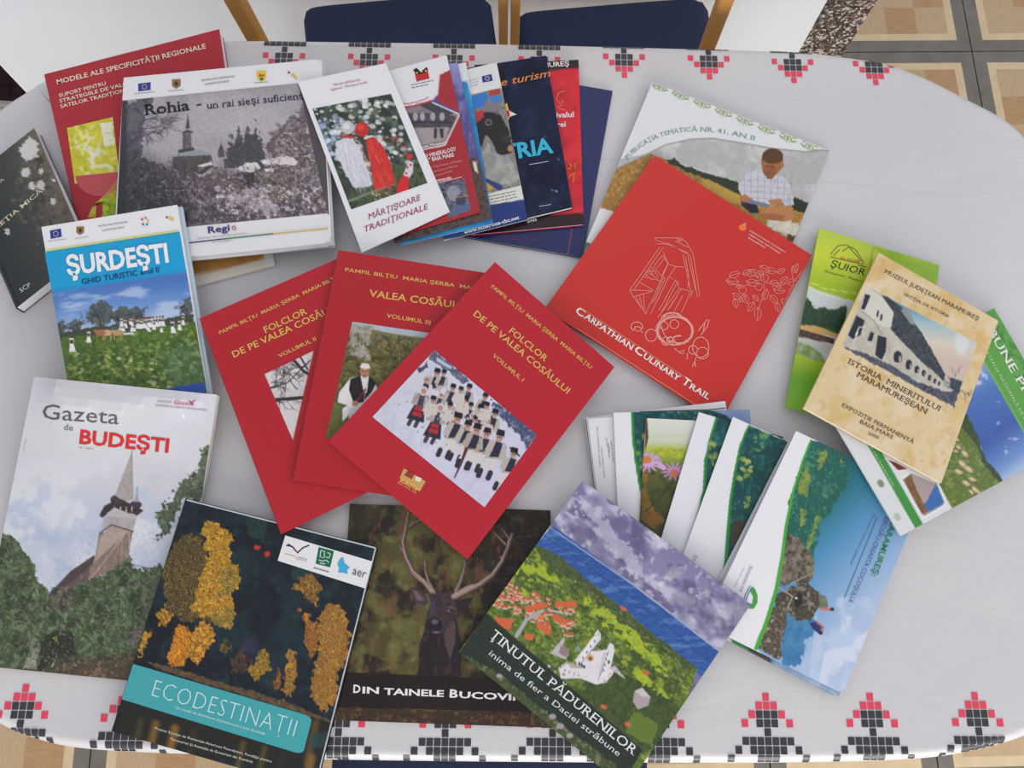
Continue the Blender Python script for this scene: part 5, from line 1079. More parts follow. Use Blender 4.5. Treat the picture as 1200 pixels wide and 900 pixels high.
# --- blue village guide (two copies) and the white gazette over it
SQ = [(48.5, 266), (207.5, 240), (243, 460), (83, 468)]
zz = lambda *p: Z(40, 230, 3.75, *p)
sur0 = Item('booklet', 'second copy under the blue village guide, pale page edges showing at its right', 'booklet', [(x + 6, y + 2) for x, y in SQ], 0.0028, (196, 214, 226), stiff=True, cell=10, group=None)
def p_sur(p):
    p.poly(zz((50, 248), (640, 158), (780, 900), (100, 900)), (20, 160, 214))
    p.poly(zz((80, 425), (690, 330), (780, 900), (100, 900)), (84, 124, 190))
    idx = p.box(50, 300, 250, 400); q = Paint(p.P[idx]); q.grad(zz((380, 370))[0], zz((400, 590))[0], [(0, (66, 112, 186)), (.5, (110, 150, 208)), (1, (180, 200, 226))]); q.noise((196, 210, 232), 14, 3, .5, .7, .7, st=(2.5, .7), rot=-.15)
    d = p.sd(idx, zz((80, 425), (690, 340), (760, 700), (110, 620))); p._mix(idx, np.clip(.5 - d / 14, 0, 1), q.C)
    p.poly(zz((110, 600), (300, 590), (690, 540), (780, 600), (800, 900), (120, 820)), (96, 124, 50), rag=1.5, c2=[(70, 100, 40), (132, 150, 66)], ns=7)
    p.dabs(zz((140, 700), (760, 620), (760, 860), (150, 800)), [(176, 180, 90), (60, 92, 40), (140, 160, 80), (200, 200, 150), (50, 80, 50)], 700, (.6, 2.2), 5, el=1.5, a=.7)
    p.poly(zz((540, 700), (740, 620), (770, 840), (600, 850)), (70, 104, 74), rag=8, rs=9, c2=(110, 140, 110), ns=4, a=.6)
    for cx, cy, rx, ry, s_ in ((292, 520, 16, 15, 3), (385, 525, 12, 10, 4), (440, 520, 12, 9, 5), (180, 570, 9, 8, 6), (120, 580, 6, 9, 7), (672, 490, 7, 12, 8)):
        p.poly([(zz((cx, cy))[0][0] + rx * math.cos(a), zz((cx, cy))[0][1] + ry * math.sin(a)) for a in np.arange(0, 6.28, .4)], (64, 66, 74), rag=5, rs=4, seed=s_, c2=(92, 100, 84), ns=3, a=.85); p.branch(*zz((cx, cy + 50))[0], -1.57, 12, 1.6, (50, 46, 50), s_, 4, .8)
    p.poly(zz((110, 600), (220, 580), (700, 520), (700, 550), (400, 600), (120, 620)), (66, 76, 60), rag=2, rs=5)
    p.poly(zz((500, 535), (540, 525), (548, 545), (515, 552)), (226, 222, 216)); p.poly(zz((380, 548), (520, 530), (515, 545), (385, 560)), (120, 90, 80), rag=1)
    def folk(x, y, s, lean=0):
        X, Y = zz((x, y))[0]; p.poly([(X - 1.4 * s, Y - 3.4 * s), (X + 1.4 * s, Y - 3.6 * s), (X + 1.1 * s, Y), (X + (2.2 + lean) * s, Y + 5 * s), (X - (2 - lean) * s, Y + 5 * s), (X - 1.1 * s, Y)], (236, 234, 234)); p.poly([(X - 1 * s, Y - 2.4 * s), (X + 1 * s, Y - 2.4 * s), (X + .9 * s, Y), (X - .9 * s, Y)], (60, 52, 62)); p.ell(X, Y - 4.4 * s, 1.0 * s, 1.1 * s, (96, 70, 62))
    folk(165, 648, 1.9, .6); folk(240, 615, 1.5); folk(608, 572, 1.6, .8); folk(638, 565, 1.3, .4); folk(392, 575, 1.1); folk(430, 575, 1.1)
    for k in range(9): folk(455 + 14 * k, 560 - 1.5 * k, 1.2)
    folk(560, 580, 1.0); folk(655, 545, 1.1); rg = random.Random(9)
    for k in range(16): folk(rg.uniform(380, 590), rg.uniform(548, 585), rg.uniform(.8, 1.25), rg.uniform(-.5, .9))
    p.noise((60, 84, 40), 5, 33, .5, .66, .6, pts=zz((120, 620), (760, 600), (780, 860), (140, 820))); p.grain(.12, 1.4, pts=zz((110, 600), (760, 560), (790, 880), (130, 830)))
    for x, c in ((320, (206, 170, 130)), (292, (170, 110, 80)), (368, (190, 150, 110))):
        X, Y = zz((x, 600))[0]; p.ell(X, Y, 6, 3.6, c); p.line([(X - 4, Y), (X - 4, Y + 8)], 1.1, c); p.line([(X + 4, Y), (X + 4.5, Y + 9)], 1.1, c); p.ell(X - 6, Y - 2, 2, 1.8, c)
    p.line(zz((340, 580), (400, 575)), 2, (60, 120, 120), a=.7); p.line(zz((395, 605), (435, 603)), 2.4, (226, 226, 228))
    p.poly(zz((560, 850), (750, 815), (760, 900), (640, 900)), (44, 84, 170), rag=1)
sur = Item('booklet', 'blue village guide with white title over a folk procession in a meadow', 'booklet', SQ, 0.0028, (234, 233, 236), stiff=True, cell=6)
sur.picture('cover_photo', [(52.6, 296), (210.6, 271.5), (243, 460), (83, 468)], (20, 160, 214), p_sur, 1.0)
sur.lines('yellow_rule', [zz((50, 238), (250, 207), (635, 150))], 1.1, (222, 222, 90)); sur.lines('green_rule', [zz((50, 246), (250, 215), (637, 158))], 1.0, (70, 170, 120))
flag_eu(sur, zz((70, 152), (118, 142), (122, 178), (74, 188))); coat(sur, *zz((203, 151))[0], 4.4)
sur.text('small_print', 'MINISTERUL DEZVOLTĂRII REGIONALE', *zz((285, 136), (412, 116)), 1.9, (70, 70, 96)); sur.text('small_print', 'ŞI ADMINISTRAŢIEI PUBLICE', *zz((300, 155), (396, 140)), 1.9, (70, 70, 96)); sur.lines('small_print', [zz((62, 198), (140, 188)), zz((180, 186), (240, 178))], .6, (160, 160, 172))
x, y = zz((487, 113))[0]
for c, dx, dy in (((214, 60, 90), -3, -3), ((230, 110, 120), 1, -4.5), ((240, 190, 80), 4, -1), ((70, 150, 120), 2.5, 3), ((60, 110, 180), -2, 3)): sur.shapes('emblem', [disc(x + dx, y + dy, 1.8, 1.3, 6, dx)], c)
x, y = zz((595, 97))[0]; sur.shapes('emblem', [disc(x - 3, y - 1, 1.4, 1.2, 6)], (70, 60, 60)); sur.shapes('emblem', [disc(x + 1, y, 2.6, 1.6, 7, .6), disc(x + 4, y + 1, 1.8, 1.2, 7, .6)], (236, 196, 80))
sur.text('title_lettering', 'ŞURDEŞTI', *zz((148, 348), (594, 288)), 21.5, (240, 242, 244), bold=.035)
sur.text('subtitle_lettering', 'GHID TURISTIC anul II', *zz((212, 388), (552, 334)), 6.4, (20, 62, 112), bold=.008)

zg = lambda *p: Z(0, 430, 2.432, *p); zh = lambda *p: Z(0, 560, 3.75, *p)
def p_gaz(p):
    p.noise((212, 212, 222), 40, 3, .45, .65, .6)
    idx = np.arange(len(p.x)); q = Paint(p.P); q.grad((100, 540), (90, 690), [(0, (200, 199, 206)), (.4, (196, 202, 218)), (1, (206, 212, 226))]); q.noise((222, 224, 230), 30, 6, .45, .6, .8); q.noise((176, 190, 216), 18, 9, .52, .68, .6)
    a = np.clip((p.y - 530) / 60, 0, 1); p._mix(idx, a, q.C)
    # right overhanging branch
    p.poly(zg((610, 220), (600, 370), (560, 378), (520, 376), (480, 470), (445, 500), (460, 460), (445, 415), (480, 400), (510, 330), (560, 300), (580, 230)), (88, 100, 72), rag=7, rs=7, c2=[(62, 74, 54), (120, 134, 100)], ns=4, seed=5, a=.9)
    p.dabs(zg((450, 400), (600, 230), (612, 380), (460, 490)), [(70, 84, 60), (110, 124, 92), (54, 62, 50)], 90, (.8, 2.4), 6, a=.85)
    # church roofs and tower
    p.poly(zh((180, 560), (235, 490), (310, 410), (415, 340), (425, 380), (560, 370), (480, 560), (300, 620)), (112, 98, 92), c2=[(92, 80, 76), (132, 116, 108)], ns=8, st=(.6, 2))
    p.poly(zh((235, 490), (310, 410), (415, 338), (418, 372), (370, 410), (300, 470)), (84, 70, 70))
    p.poly(zh((435, 240), (585, 235), (570, 300), (565, 390), (545, 420), (380, 465), (400, 400), (418, 340)), (150, 132, 122), c2=[(128, 110, 102), (168, 150, 138)], ns=7, st=(.4, 3))
    p.poly(zh((490, 205), (585, 232), (545, 250), (450, 340), (415, 370), (440, 262)), (178, 160, 148)); p.line(zh((548, 248), (440, 390), (385, 460)), 1.0, (196, 176, 156))
    p.poly(zh((455, 180), (500, 135), (605, 160), (585, 238), (490, 208), (438, 245)), (188, 182, 182)); 
    for k in range(16): p.line(zh((462 + 8.6 * k, 168 + 1.0 * k), (452 + 8.6 * k, 232 - 2 * k + (k > 5) * 18)), .7, (146, 138, 142))
    p.line(zh((438, 244), (490, 206), (586, 236)), 1.6, (110, 72, 70))
    p.poly(zh((437, 168), (455, 125), (487, 108), (500, 75), (545, 75), (552, 105), (590, 118), (630, 145), (600, 165), (500, 130), (450, 178)), (62, 50, 56), rag=1); p.ell(*zh((515, 95))[0], 8, 5.6, (74, 58, 62)); p.ell(*zh((597, 118))[0], 7, 4.6, (70, 56, 62))
    for x in (505, 530, 555, 580): p.line(zh((x, 128), (x, 150)), 1.1, (206, 196, 190))
    p.poly(zg((376, 240), (379, 375), (362, 384), (340, 375), (328, 366)), (176, 168, 166), c2=(160, 150, 148), ns=5); p.line(zg((376, 240), (378, 378)), 1, (140, 130, 132)); p.line(zg((376, 228), (376, 244)), .7, (110, 104, 110))
    p.poly(zg((390, 352), (397, 385), (382, 385)), (166, 158, 160)); p.line(zg((391, 338), (391, 356)), .6, (110, 104, 110))
    # trees
    G = [(84, 98, 72), (64, 78, 54), (96, 112, 80), (112, 126, 98)]
    p.poly(zh((-80, 620), (200, 600), (640, 600), (640, 910), (-80, 850)), (62, 70, 46), rag=2, c2=(84, 76, 60), ns=5)
    p.poly(zh((-60, 260), (30, 240), (70, 270), (110, 330), (150, 380), (170, 470), (210, 490), (230, 560), (200, 700), (170, 840), (-80, 830)), G[0], rag=4, rs=7, c2=G[1:], ns=7, seed=8)
    p.poly(zh((300, 560), (330, 470), (430, 440), (470, 420), (560, 350), (600, 400), (640, 420), (700, 380), (760, 420), (760, 700), (600, 780), (350, 800), (200, 700), (160, 600)), G[0], rag=6, rs=8, c2=G[1:], ns=6, seed=12)
    p.poly(zh((590, 480), (720, 430), (720, 560), (640, 620)), (84, 90, 66), rag=6, rs=6, c2=(120, 122, 96), ns=4)
    for reg, n in ((zh((-60, 270), (60, 260), (160, 420), (220, 600), (160, 820), (-60, 820)), 420), (zh((310, 500), (560, 380), (740, 420), (640, 740), (360, 790), (200, 640)), 560)):
        p.dabs(reg, [(132, 152, 104), (52, 70, 44), (104, 126, 80), (150, 166, 124), (74, 92, 58)], n // 3, (.6, 1.6), 17, a=.5)
    p.poly(zh((180, 700), (250, 670), (320, 680), (335, 780), (230, 800), (180, 850), (160, 840)), (56, 44, 44), rag=2, rs=5, c2=(44, 52, 36), ns=4); p.line(zh((235, 706), (250, 698), (246, 716)), 1.4, (200, 190, 50))
    p.poly(zh((100, 840), (130, 760), (145, 700), (180, 720), (160, 840)), (176, 176, 160), rag=3, c2=(120, 120, 100), ns=4); p.poly(zh((570, 660), (640, 650), (600, 740), (560, 720)), (150, 134, 124), rag=3, rs=4, c2=(110, 96, 88), ns=3)
    p.poly(zh((240, 830), (380, 790), (620, 770), (600, 900), (240, 870)), (104, 80, 66), rag=4, rs=7, c2=[(66, 62, 46), (140, 112, 96)], ns=4); p.line(zh((228, 830), (240, 805), (260, 800)), 1.4, (196, 196, 200))
    p.dabs(zh((170, 830), (620, 760), (600, 890), (180, 860)), [(70, 84, 50), (120, 90, 72), (150, 140, 120)], 60, (.7, 1.6), 4, a=.5); TR = zh((-60, 270), (30, 250), (160, 480), (330, 480), (560, 370), (740, 420), (740, 720), (600, 800), (-60, 830)); p.noise((44, 56, 38), 9, 91, .5, .66, .7, pts=TR); p.noise((46, 56, 40), 2.6, 92, .55, .7, .55, pts=TR); p.noise((150, 162, 132), 2.2, 93, .6, .74, .6, pts=TR); p.grain(.12, 1.5, pts=zh((-90, 500), (170, 480), (420, 230), (640, 200), (760, 420), (760, 900), (-90, 860)))
GZ = [(40, 441.5), (254, 462.5), (204, 803), (-28, 779.5)]
for k, (dx, lab) in enumerate([(2.6, 'newsprint issue under the white village gazette, edge showing at its right')]):
    Item('magazine', lab, 'magazine', [(x + dx, y + 1) for x, y in GZ], 0.002, (206, 200, 190), cell=12, matte=True)
gaz = Item('magazine', 'white village gazette with a wooden church photo, at the left photo edge', 'magazine', GZ, 0.0025, (208, 207, 212), cell=1.15, paint=p_gaz, sag=4e-5)
gaz.text('title_lettering', 'Gazeta', *zg((120, 148), (338, 164)), 17.5, (92, 94, 98), serif=True)
gaz.text('title_lettering', 'de', *zg((182, 180), (208, 182)), 7, (110, 110, 114), serif=True); gaz.text('title_lettering', 'BUDEŞTI', *zg((226, 218), (480, 244)), 16, (208, 48, 48), bold=.03)
gaz.text('small_print', 'Nr. 1/2013', *zg((226, 232), (266, 236)), 1.8, (140, 90, 96)); gaz.text('small_print', 'SUPLIMENT AL GAZETEI DE MARAMUREŞ', *zg((444, 112), (590, 126)), 2.2, (140, 136, 146)); gaz.text('small_print', 'ANIVERSAR', *zg((448, 100), (490, 103)), 2, (140, 136, 146)); gaz.text('logo_lettering', 'Gazeta', *zg((496, 106), (552, 111)), 4.4, (206, 60, 76), serif=True, shear=.2); gaz.text('small_print', 'editura foaia', *zg((68, 242), (76, 208)), 1.6, (150, 150, 156))
gaz.lines('logo_bird', [zg((538, 96), (546, 102), (556, 96)), zg((544, 102), (550, 108))], 1, (150, 40, 60))

# --- stag book and the autumn lake book
zt = lambda *p: Z(390, 580, 3.3333, *p); zu = lambda *p: Z(440, 560, 4.0909, *p)
def p_stag(p):
    p.grad((400, 700), (640, 690), [(0, (66, 60, 34)), (.4, (88, 86, 46)), (.62, (66, 58, 36)), (.8, (44, 32, 24)), (1, (32, 22, 20))])
    p.noise((112, 112, 60), 15, 3, .5, .7, .7); p.noise((36, 28, 22), 20, 7, .46, .62, .9); p.noise((126, 124, 72), 9, 13, .58, .75, .5, pts=[(410, 600), (560, 620), (560, 780), (400, 790)]); p.noise((110, 66, 50), 7, 15, .6, .68, .7, st=(.5, 2))
    p.poly(zt((560, 30), (860, 60), (840, 200), (620, 470), (500, 600), (560, 400), (700, 200)), (34, 24, 20), rag=10, rs=16, c2=[(22, 14, 14), (62, 46, 30)], ns=10, a=.9)
    p.poly(zt((60, 20), (200, 40), (120, 300), (100, 520), (40, 640)), (50, 44, 28), rag=12, rs=18, c2=(32, 28, 22), ns=10, a=.7)
    for k, (x, y, r) in enumerate([(440, 200, 30), (480, 300, 26), (260, 300, 26), (150, 400, 24), (190, 470, 30), (260, 500, 24), (240, 630, 30), (330, 210, 20), (560, 430, 22), (520, 510, 22)]): p.ell(*zt((x, y))[0], r * .3, r * .42, (128, 130, 66), soft=9, a=.45)
    for k in range(3): p.line(zt((215 + 14 * k, 380), (222 + 10 * k, 480)), 2.4, (134, 84, 70), soft=3, a=.45)
    p.grass(zt((560, 260), (720, 300), (640, 450), (540, 500)), [(110, 100, 50), (140, 120, 66)], 14, 9, 1, 2.4, 6, .6, .8)
    p.grass(zt((680, 80), (800, 90), (800, 200), (700, 200)), [(96, 70, 50), (110, 96, 60)], 16, 14, .8, .5, 8, .5, .6)
    # stag: neck, head, ears, antlers
    p.poly(zu((235, 720), (250, 650), (380, 640), (395, 720), (415, 800), (410, 950), (200, 950), (215, 800)), (44, 34, 38), rag=1, c2=[(30, 22, 28), (66, 52, 54)], ns=7, st=(.5, 2))
    p.poly(zu((330, 700), (380, 690), (385, 780), (360, 860), (330, 800)), (104, 84, 80), rag=2, rs=4, a=.7)
    p.poly(zu((255, 560), (300, 548), (350, 552), (380, 575), (388, 640), (375, 690), (330, 740), (290, 748), (250, 730), (245, 660), (262, 600)), (52, 40, 46), c2=(74, 58, 62), ns=5)
    p.poly(zu((165, 522), (200, 530), (245, 570), (255, 600), (235, 612), (190, 600)), (72, 58, 64)); p.poly(zu((178, 535), (205, 548), (235, 585), (200, 590)), (112, 92, 96)); p.poly(zu((385, 585), (420, 580), (470, 570), (455, 600), (410, 640), (385, 620)), (44, 34, 36))
    p.poly(zu((250, 680), (290, 665), (318, 690), (322, 722), (295, 742), (255, 735), (246, 710)), (36, 28, 38)); p.ell(*zu((285, 690))[0], 4, 3, (92, 86, 108)); p.ell(*zu((268, 712))[0], 1.6, 1.4, (14, 12, 18)); p.ell(*zu((303, 714))[0], 1.6, 1.4, (14, 12, 18)); p.ell(*zu((290, 740))[0], 4, 1, (130, 120, 128))
    p.ell(*zu((360, 634))[0], 4, 2, (120, 96, 92), ang=-.4); p.ell(*zu((364, 634))[0], 2, 1.5, (16, 12, 14)); p.line(zu((345, 620), (375, 618)), 1.4, (110, 88, 84)); p.poly(zu((262, 600), (290, 590), (285, 650), (262, 660)), (84, 76, 104), a=.45)
    A = (124, 100, 90); B = (168, 146, 134)
    for c, dw, o in (((60, 44, 42), 1.8, .6), (A, 0, 0), (B, -2.6, -.5)):
        m = lambda w0, w1: (max(.5, w0 + dw), max(.4, w1 + dw))
        for pts, w0, w1 in ((((270, 545), (235, 500), (180, 450), (145, 380), (130, 310), (145, 240), (158, 165)), 6, 1.8), (((282, 550), (255, 500), (240, 450), (238, 398)), 4, 1.2), (((225, 500), (185, 470), (162, 450)), 3, 1), (((150, 375), (125, 345), (116, 322)), 2.6, 1), (((160, 235), (190, 215), (218, 205)), 2, .8),
                         (((375, 570), (430, 545), (500, 510), (560, 465), (605, 400), (635, 330), (655, 268)), 7, 1.8), (((385, 545), (410, 490), (425, 440), (430, 402)), 4, 1.2), (((610, 395), (600, 380), (598, 380)), 2, 1), (((635, 325), (640, 290), (615, 255)), 2.8, .8), (((625, 320), (590, 285), (570, 262)), 2.6, .8), (((385, 565), (440, 530), (470, 515)), 8, 4)):
            p.line([(x + o, y + o) for x, y in zu(*pts)], m(w0, w1), c, a=.9)
    p.poly(zt((0, 690), (860, 726), (900, 850), (0, 830)), (28, 16, 16), a=.9); p.poly(zt((0, 830), (900, 860), (900, 960), (0, 920)), (74, 50, 34), rag=2, c2=[(50, 34, 26), (110, 84, 50)], ns=6, a=.9)
stg = Item('book', 'square dark book with a stag portrait, below the frontmost red folklore volume', 'book', [(410, 590.5), (645, 598), (648, 853), (392, 844)], 0.0028, (50, 40, 30), cell=1.05, paint=p_stag, stiff=True)
for s, a, b, h in (('D', (80, 772), (108, 773), 9.2), ('IN', (116, 774), (180, 776), 7.4), ('TAINELE', (200, 779), (434, 788), 7.4), ('B', (456, 790), (488, 792), 9.2), ('UCOVINEI', (494, 792), (800, 806), 7.4)):
    stg.text('title_lettering', s, *zt(a, b), h, (240, 238, 236), bold=.028)

ze1 = lambda *p: Z(150, 570, 4.0, *p); ze2 = lambda *p: Z(120, 740, 4.0, *p); ze0 = lambda *p: Z(120, 560, 2.647, *p)
def p_eco2(p):
    p.noise((26, 48, 58), 26, 3, .4, .66, .8); p.noise((34, 62, 58), 12, 6, .55, .72, .6); p.noise((10, 14, 22), 20, 8, .5, .7, .5)
    p.poly(ze1((560, 100), (640, 130), (640, 260), (560, 240)), (40, 72, 62), rag=5, rs=6, c2=(28, 50, 48), ns=3, a=.8); p.poly(ze1((770, 380), (860, 380), (850, 470), (770, 440)), (30, 66, 62), rag=5, rs=6, a=.8)
    for q in ((605, 288), (652, 318)): p.poly(disc(*ze1(q)[0], 4, 3), (190, 56, 40), rag=2, rs=2)
    Y = [(206, 156, 48), (150, 104, 36), (222, 174, 56), (120, 88, 38)]; D = [(104, 86, 48), (60, 54, 38), (150, 118, 52), (46, 44, 34)]
    def tree(pts, base, cols, n, seed, r=(.8, 2.4)):
        p.poly(pts, tuple(v * .8 for v in base), rag=7, rs=8, seed=seed, c2=list(cols) + [tuple(v * .55 for v in base), tuple(min(255, v * 1.1) for v in base)], ns=6, con=3.2); p.dabs(pts, cols, n // 4, (.5, 1.3), seed, a=.5)
    tree(ze1((210, 250), (290, 230), (350, 250), (380, 400), (400, 640), (330, 620), (250, 640), (180, 560), (160, 420)), (104, 86, 50), D, 420, 3)
    tree(ze1((350, 200), (380, 165), (430, 175), (480, 230), (485, 330), (515, 400), (510, 470), (480, 510), (500, 580), (470, 660), (430, 660), (390, 600), (330, 620), (300, 560), (340, 440), (370, 330)), (196, 146, 44), Y, 620, 4)
    tree(ze1((440, 370), (500, 380), (515, 450), (470, 530), (430, 520)), (150, 124, 56), [(150, 124, 56), (190, 152, 60), (120, 104, 50)], 90, 14)
    tree(ze1((400, 600), (480, 560), (500, 600), (480, 660), (410, 670)), (170, 136, 60), [(120, 108, 54), (180, 146, 64)], 90, 15)
    tree(ze1((200, 700), (240, 640), (290, 660), (290, 760), (270, 830), (230, 850), (190, 810)), (216, 140, 36), [(236, 160, 44), (200, 120, 36), (180, 110, 40)], 190, 5)
    tree(ze1((300, 680), (350, 640), (400, 660), (390, 740), (330, 830), (290, 800)), (206, 148, 48), [(226, 168, 56), (160, 100, 40)], 170, 6)
    tree(ze1((140, 600), (170, 560), (200, 610), (180, 660), (140, 650)), (170, 118, 42), Y, 60, 7); tree(ze1((40, 760), (80, 680), (118, 680), (90, 740), (50, 800)), (200, 150, 46), Y, 70, 8)
    tree(ze1((780, 480), (800, 430), (860, 400), (905, 440), (900, 530), (880, 560), (840, 530)), (150, 110, 48), [(190, 134, 56), (120, 88, 44), (90, 74, 44)], 150, 9)
    tree(ze1((800, 580), (850, 600), (860, 640), (910, 660), (900, 720), (860, 800), (830, 740), (840, 660), (810, 620)), (170, 110, 50), [(190, 120, 50), (130, 94, 46)], 150, 10)
    tree(ze1((900, 620), (940, 550), (990, 545), (1030, 620), (1035, 720), (1030, 820), (990, 880), (980, 1000), (920, 1060), (860, 1010), (850, 900), (900, 800), (910, 700)), (168, 120, 52), [(206, 146, 54), (150, 100, 46), (120, 92, 46), (180, 128, 60)], 620, 11)
    tree(ze0((455, 600), (480, 540), (505, 530), (520, 570), (515, 600), (480, 625)), (170, 132, 48), [(190, 150, 56), (110, 84, 40)], 90, 12); tree(ze0((570, 680), (565, 640), (580, 530), (600, 530), (600, 600), (595, 650), (580, 685)), (170, 120, 50), [(190, 140, 56), (130, 100, 46)], 90, 13)
    tree(ze0((530, 650), (545, 590), (560, 600), (550, 655)), (130, 80, 44), [(170, 96, 50)], 40, 16); tree(ze0((400, 560), (430, 530), (460, 570), (440, 610), (400, 600)), (76, 56, 48), [(100, 70, 54), (60, 48, 44)], 60, 17); tree(ze0((360, 530), (380, 505), (395, 530), (380, 560)), (60, 70, 46), [(150, 110, 50), (50, 60, 44)], 30, 18)
    p.ell(*ze0((460, 520))[0], 9, 12, (58, 56, 84), soft=8, a=.6); p.grain(.2, 1.5)
    p.poly(ze2((200, 140), (300, 160), (560, 240), (700, 280), (860, 330), (980, 380), (1080, 420), (1070, 440), (860, 360), (560, 270), (300, 190)), (120, 88, 52), rag=2, rs=4, c2=(70, 62, 50), ns=3)
    p.poly(ze2((980, 400), (1080, 430), (1010, 700), (-80, 460), (-60, 380), (100, 330), (940, 560)), (34, 34, 30))
    for x, w_, c in ((60, 60, (24, 22, 20)), (180, 50, (70, 66, 30)), (250, 60, (130, 96, 44)), (340, 60, (150, 106, 40)), (430, 50, (60, 48, 30)), (540, 60, (34, 32, 26)), (660, 40, (100, 84, 34)), (760, 40, (86, 80, 34)), (850, 50, (40, 44, 40)), (980, 60, (150, 110, 44))):
        X, Yy = ze2((x, 380 + x * .22))[0]; p.line([(X, Yy), (X - 8, Yy + 34)], w_ * .16, c, soft=6, a=.85)
    p.line(ze2((1000, 430), (960, 620)), 9, (120, 92, 44), soft=5, a=.6); p.poly(ze2((985, 480), (1060, 470), (1040, 540), (975, 560)), (36, 70, 76), rag=3, a=.8)
EQ = [(218, 584), (442, 641), (370, 926), (131, 857)]
eco = Item('book', 'dark autumn lake book with a turquoise title band at the lower left', 'book', EQ, 0.0035, (20, 26, 38), cell=1.05, paint=p_eco2, stiff=True, spine=('L', (30, 36, 44)))
eco.lines('pale_edge', [[(219, 584.8), (441.3, 641.6)], [(441, 642), (370, 924)]], 1.6, (196, 204, 208))
def rrect(q, r=.08, n=5):
    H = homog(q); out = []
    for cx, cy, a0 in ((1 - r, r, -90), (1 - r, 1 - r, 0)):
        for k in range(n + 1):
            a = math.radians(a0 + 90 * k / n); out.append((cx + r * .35 * math.cos(a) + r * .65, cy + r * math.sin(a)))
    out = [(0, 0)] + out + [(0, 1)]; return [tuple(v) for v in hap(H, out)]
band_q = ze2((145, 152), (985, 400), (940, 578), (92, 318))
eco.shapes('turquoise_band', [rrect(band_q, .12)], (70, 168, 174))
eco.text('title_lettering', 'ECODESTINAŢII', *ze2((230, 302), (895, 494)), 20.5, (214, 238, 240), bold=-.022, sp=1.06)
eco.text('subtitle_lettering', 'Un model de dezvoltare şi promovare a unei destinaţii', *ze2((342, 360), (762, 484)), 2.9, (226, 242, 244)); eco.text('small_print', 'Proiect finanţat de Romanian-American Foundation, Fundaţia pentru', *ze2((246, 458), (792, 614)), 2.9, (222, 222, 220)); eco.text('small_print', 'Parteneriat şi Asociaţia de Ecoturism din România', *ze2((320, 508), (704, 616)), 2.9, (222, 222, 220))
lq = ze1((738, 230), (1146, 352), (1110, 478), (702, 348))
eco.picture('logo_strip', lq, (234, 234, 236), None, 8)
eco.lines('bird_logo', [ze1((742, 276), (770, 282), (790, 305)), ze1((750, 270), (780, 290))], 1.6, (50, 60, 100)); eco.lines('bird_logo', [ze1((795, 312), (820, 288), (850, 276))], 1.6, (60, 60, 70)); eco.shapes('bird_logo', [ze1((775, 295), (796, 304), (808, 296), (796, 316))], (220, 80, 60))
eco.text('small_print', 'ROMANIAN - AMERICAN', *ze1((735, 318), (838, 346)), 1.6, (190, 110, 110)); eco.text('small_print', 'FOUNDATION', *ze1((785, 340), (838, 354)), 1.4, (140, 140, 150))
eco.shapes('green_logo_plate', [ze1((894, 284), (966, 304), (948, 380), (880, 362))], (28, 106, 74)); eco.lines('green_logo_tracery', [ze1((905, 300), (900, 330), (920, 335), (922, 305), (905, 300)), ze1((935, 310), (950, 316), (942, 336), (928, 330)), ze1((895, 345), (915, 350), (930, 345), (942, 358)), ze1((900, 358), (925, 364))], 1.0, (220, 232, 226))
eco.text('small_print', 'parteneriat', *ze1((872, 384), (942, 404)), 2, (50, 60, 60), bold=.02)
eco.shapes('blue_star_logo', [ze1((990, 345), (1008, 330), (1016, 360), (1040, 380), (1028, 392), (1030, 412), (1010, 404), (985, 404), (990, 385), (982, 365))], (70, 176, 222)); eco.text('logo_lettering', 'aer', *ze1((1050, 412), (1112, 430)), 10, (84, 92, 104))

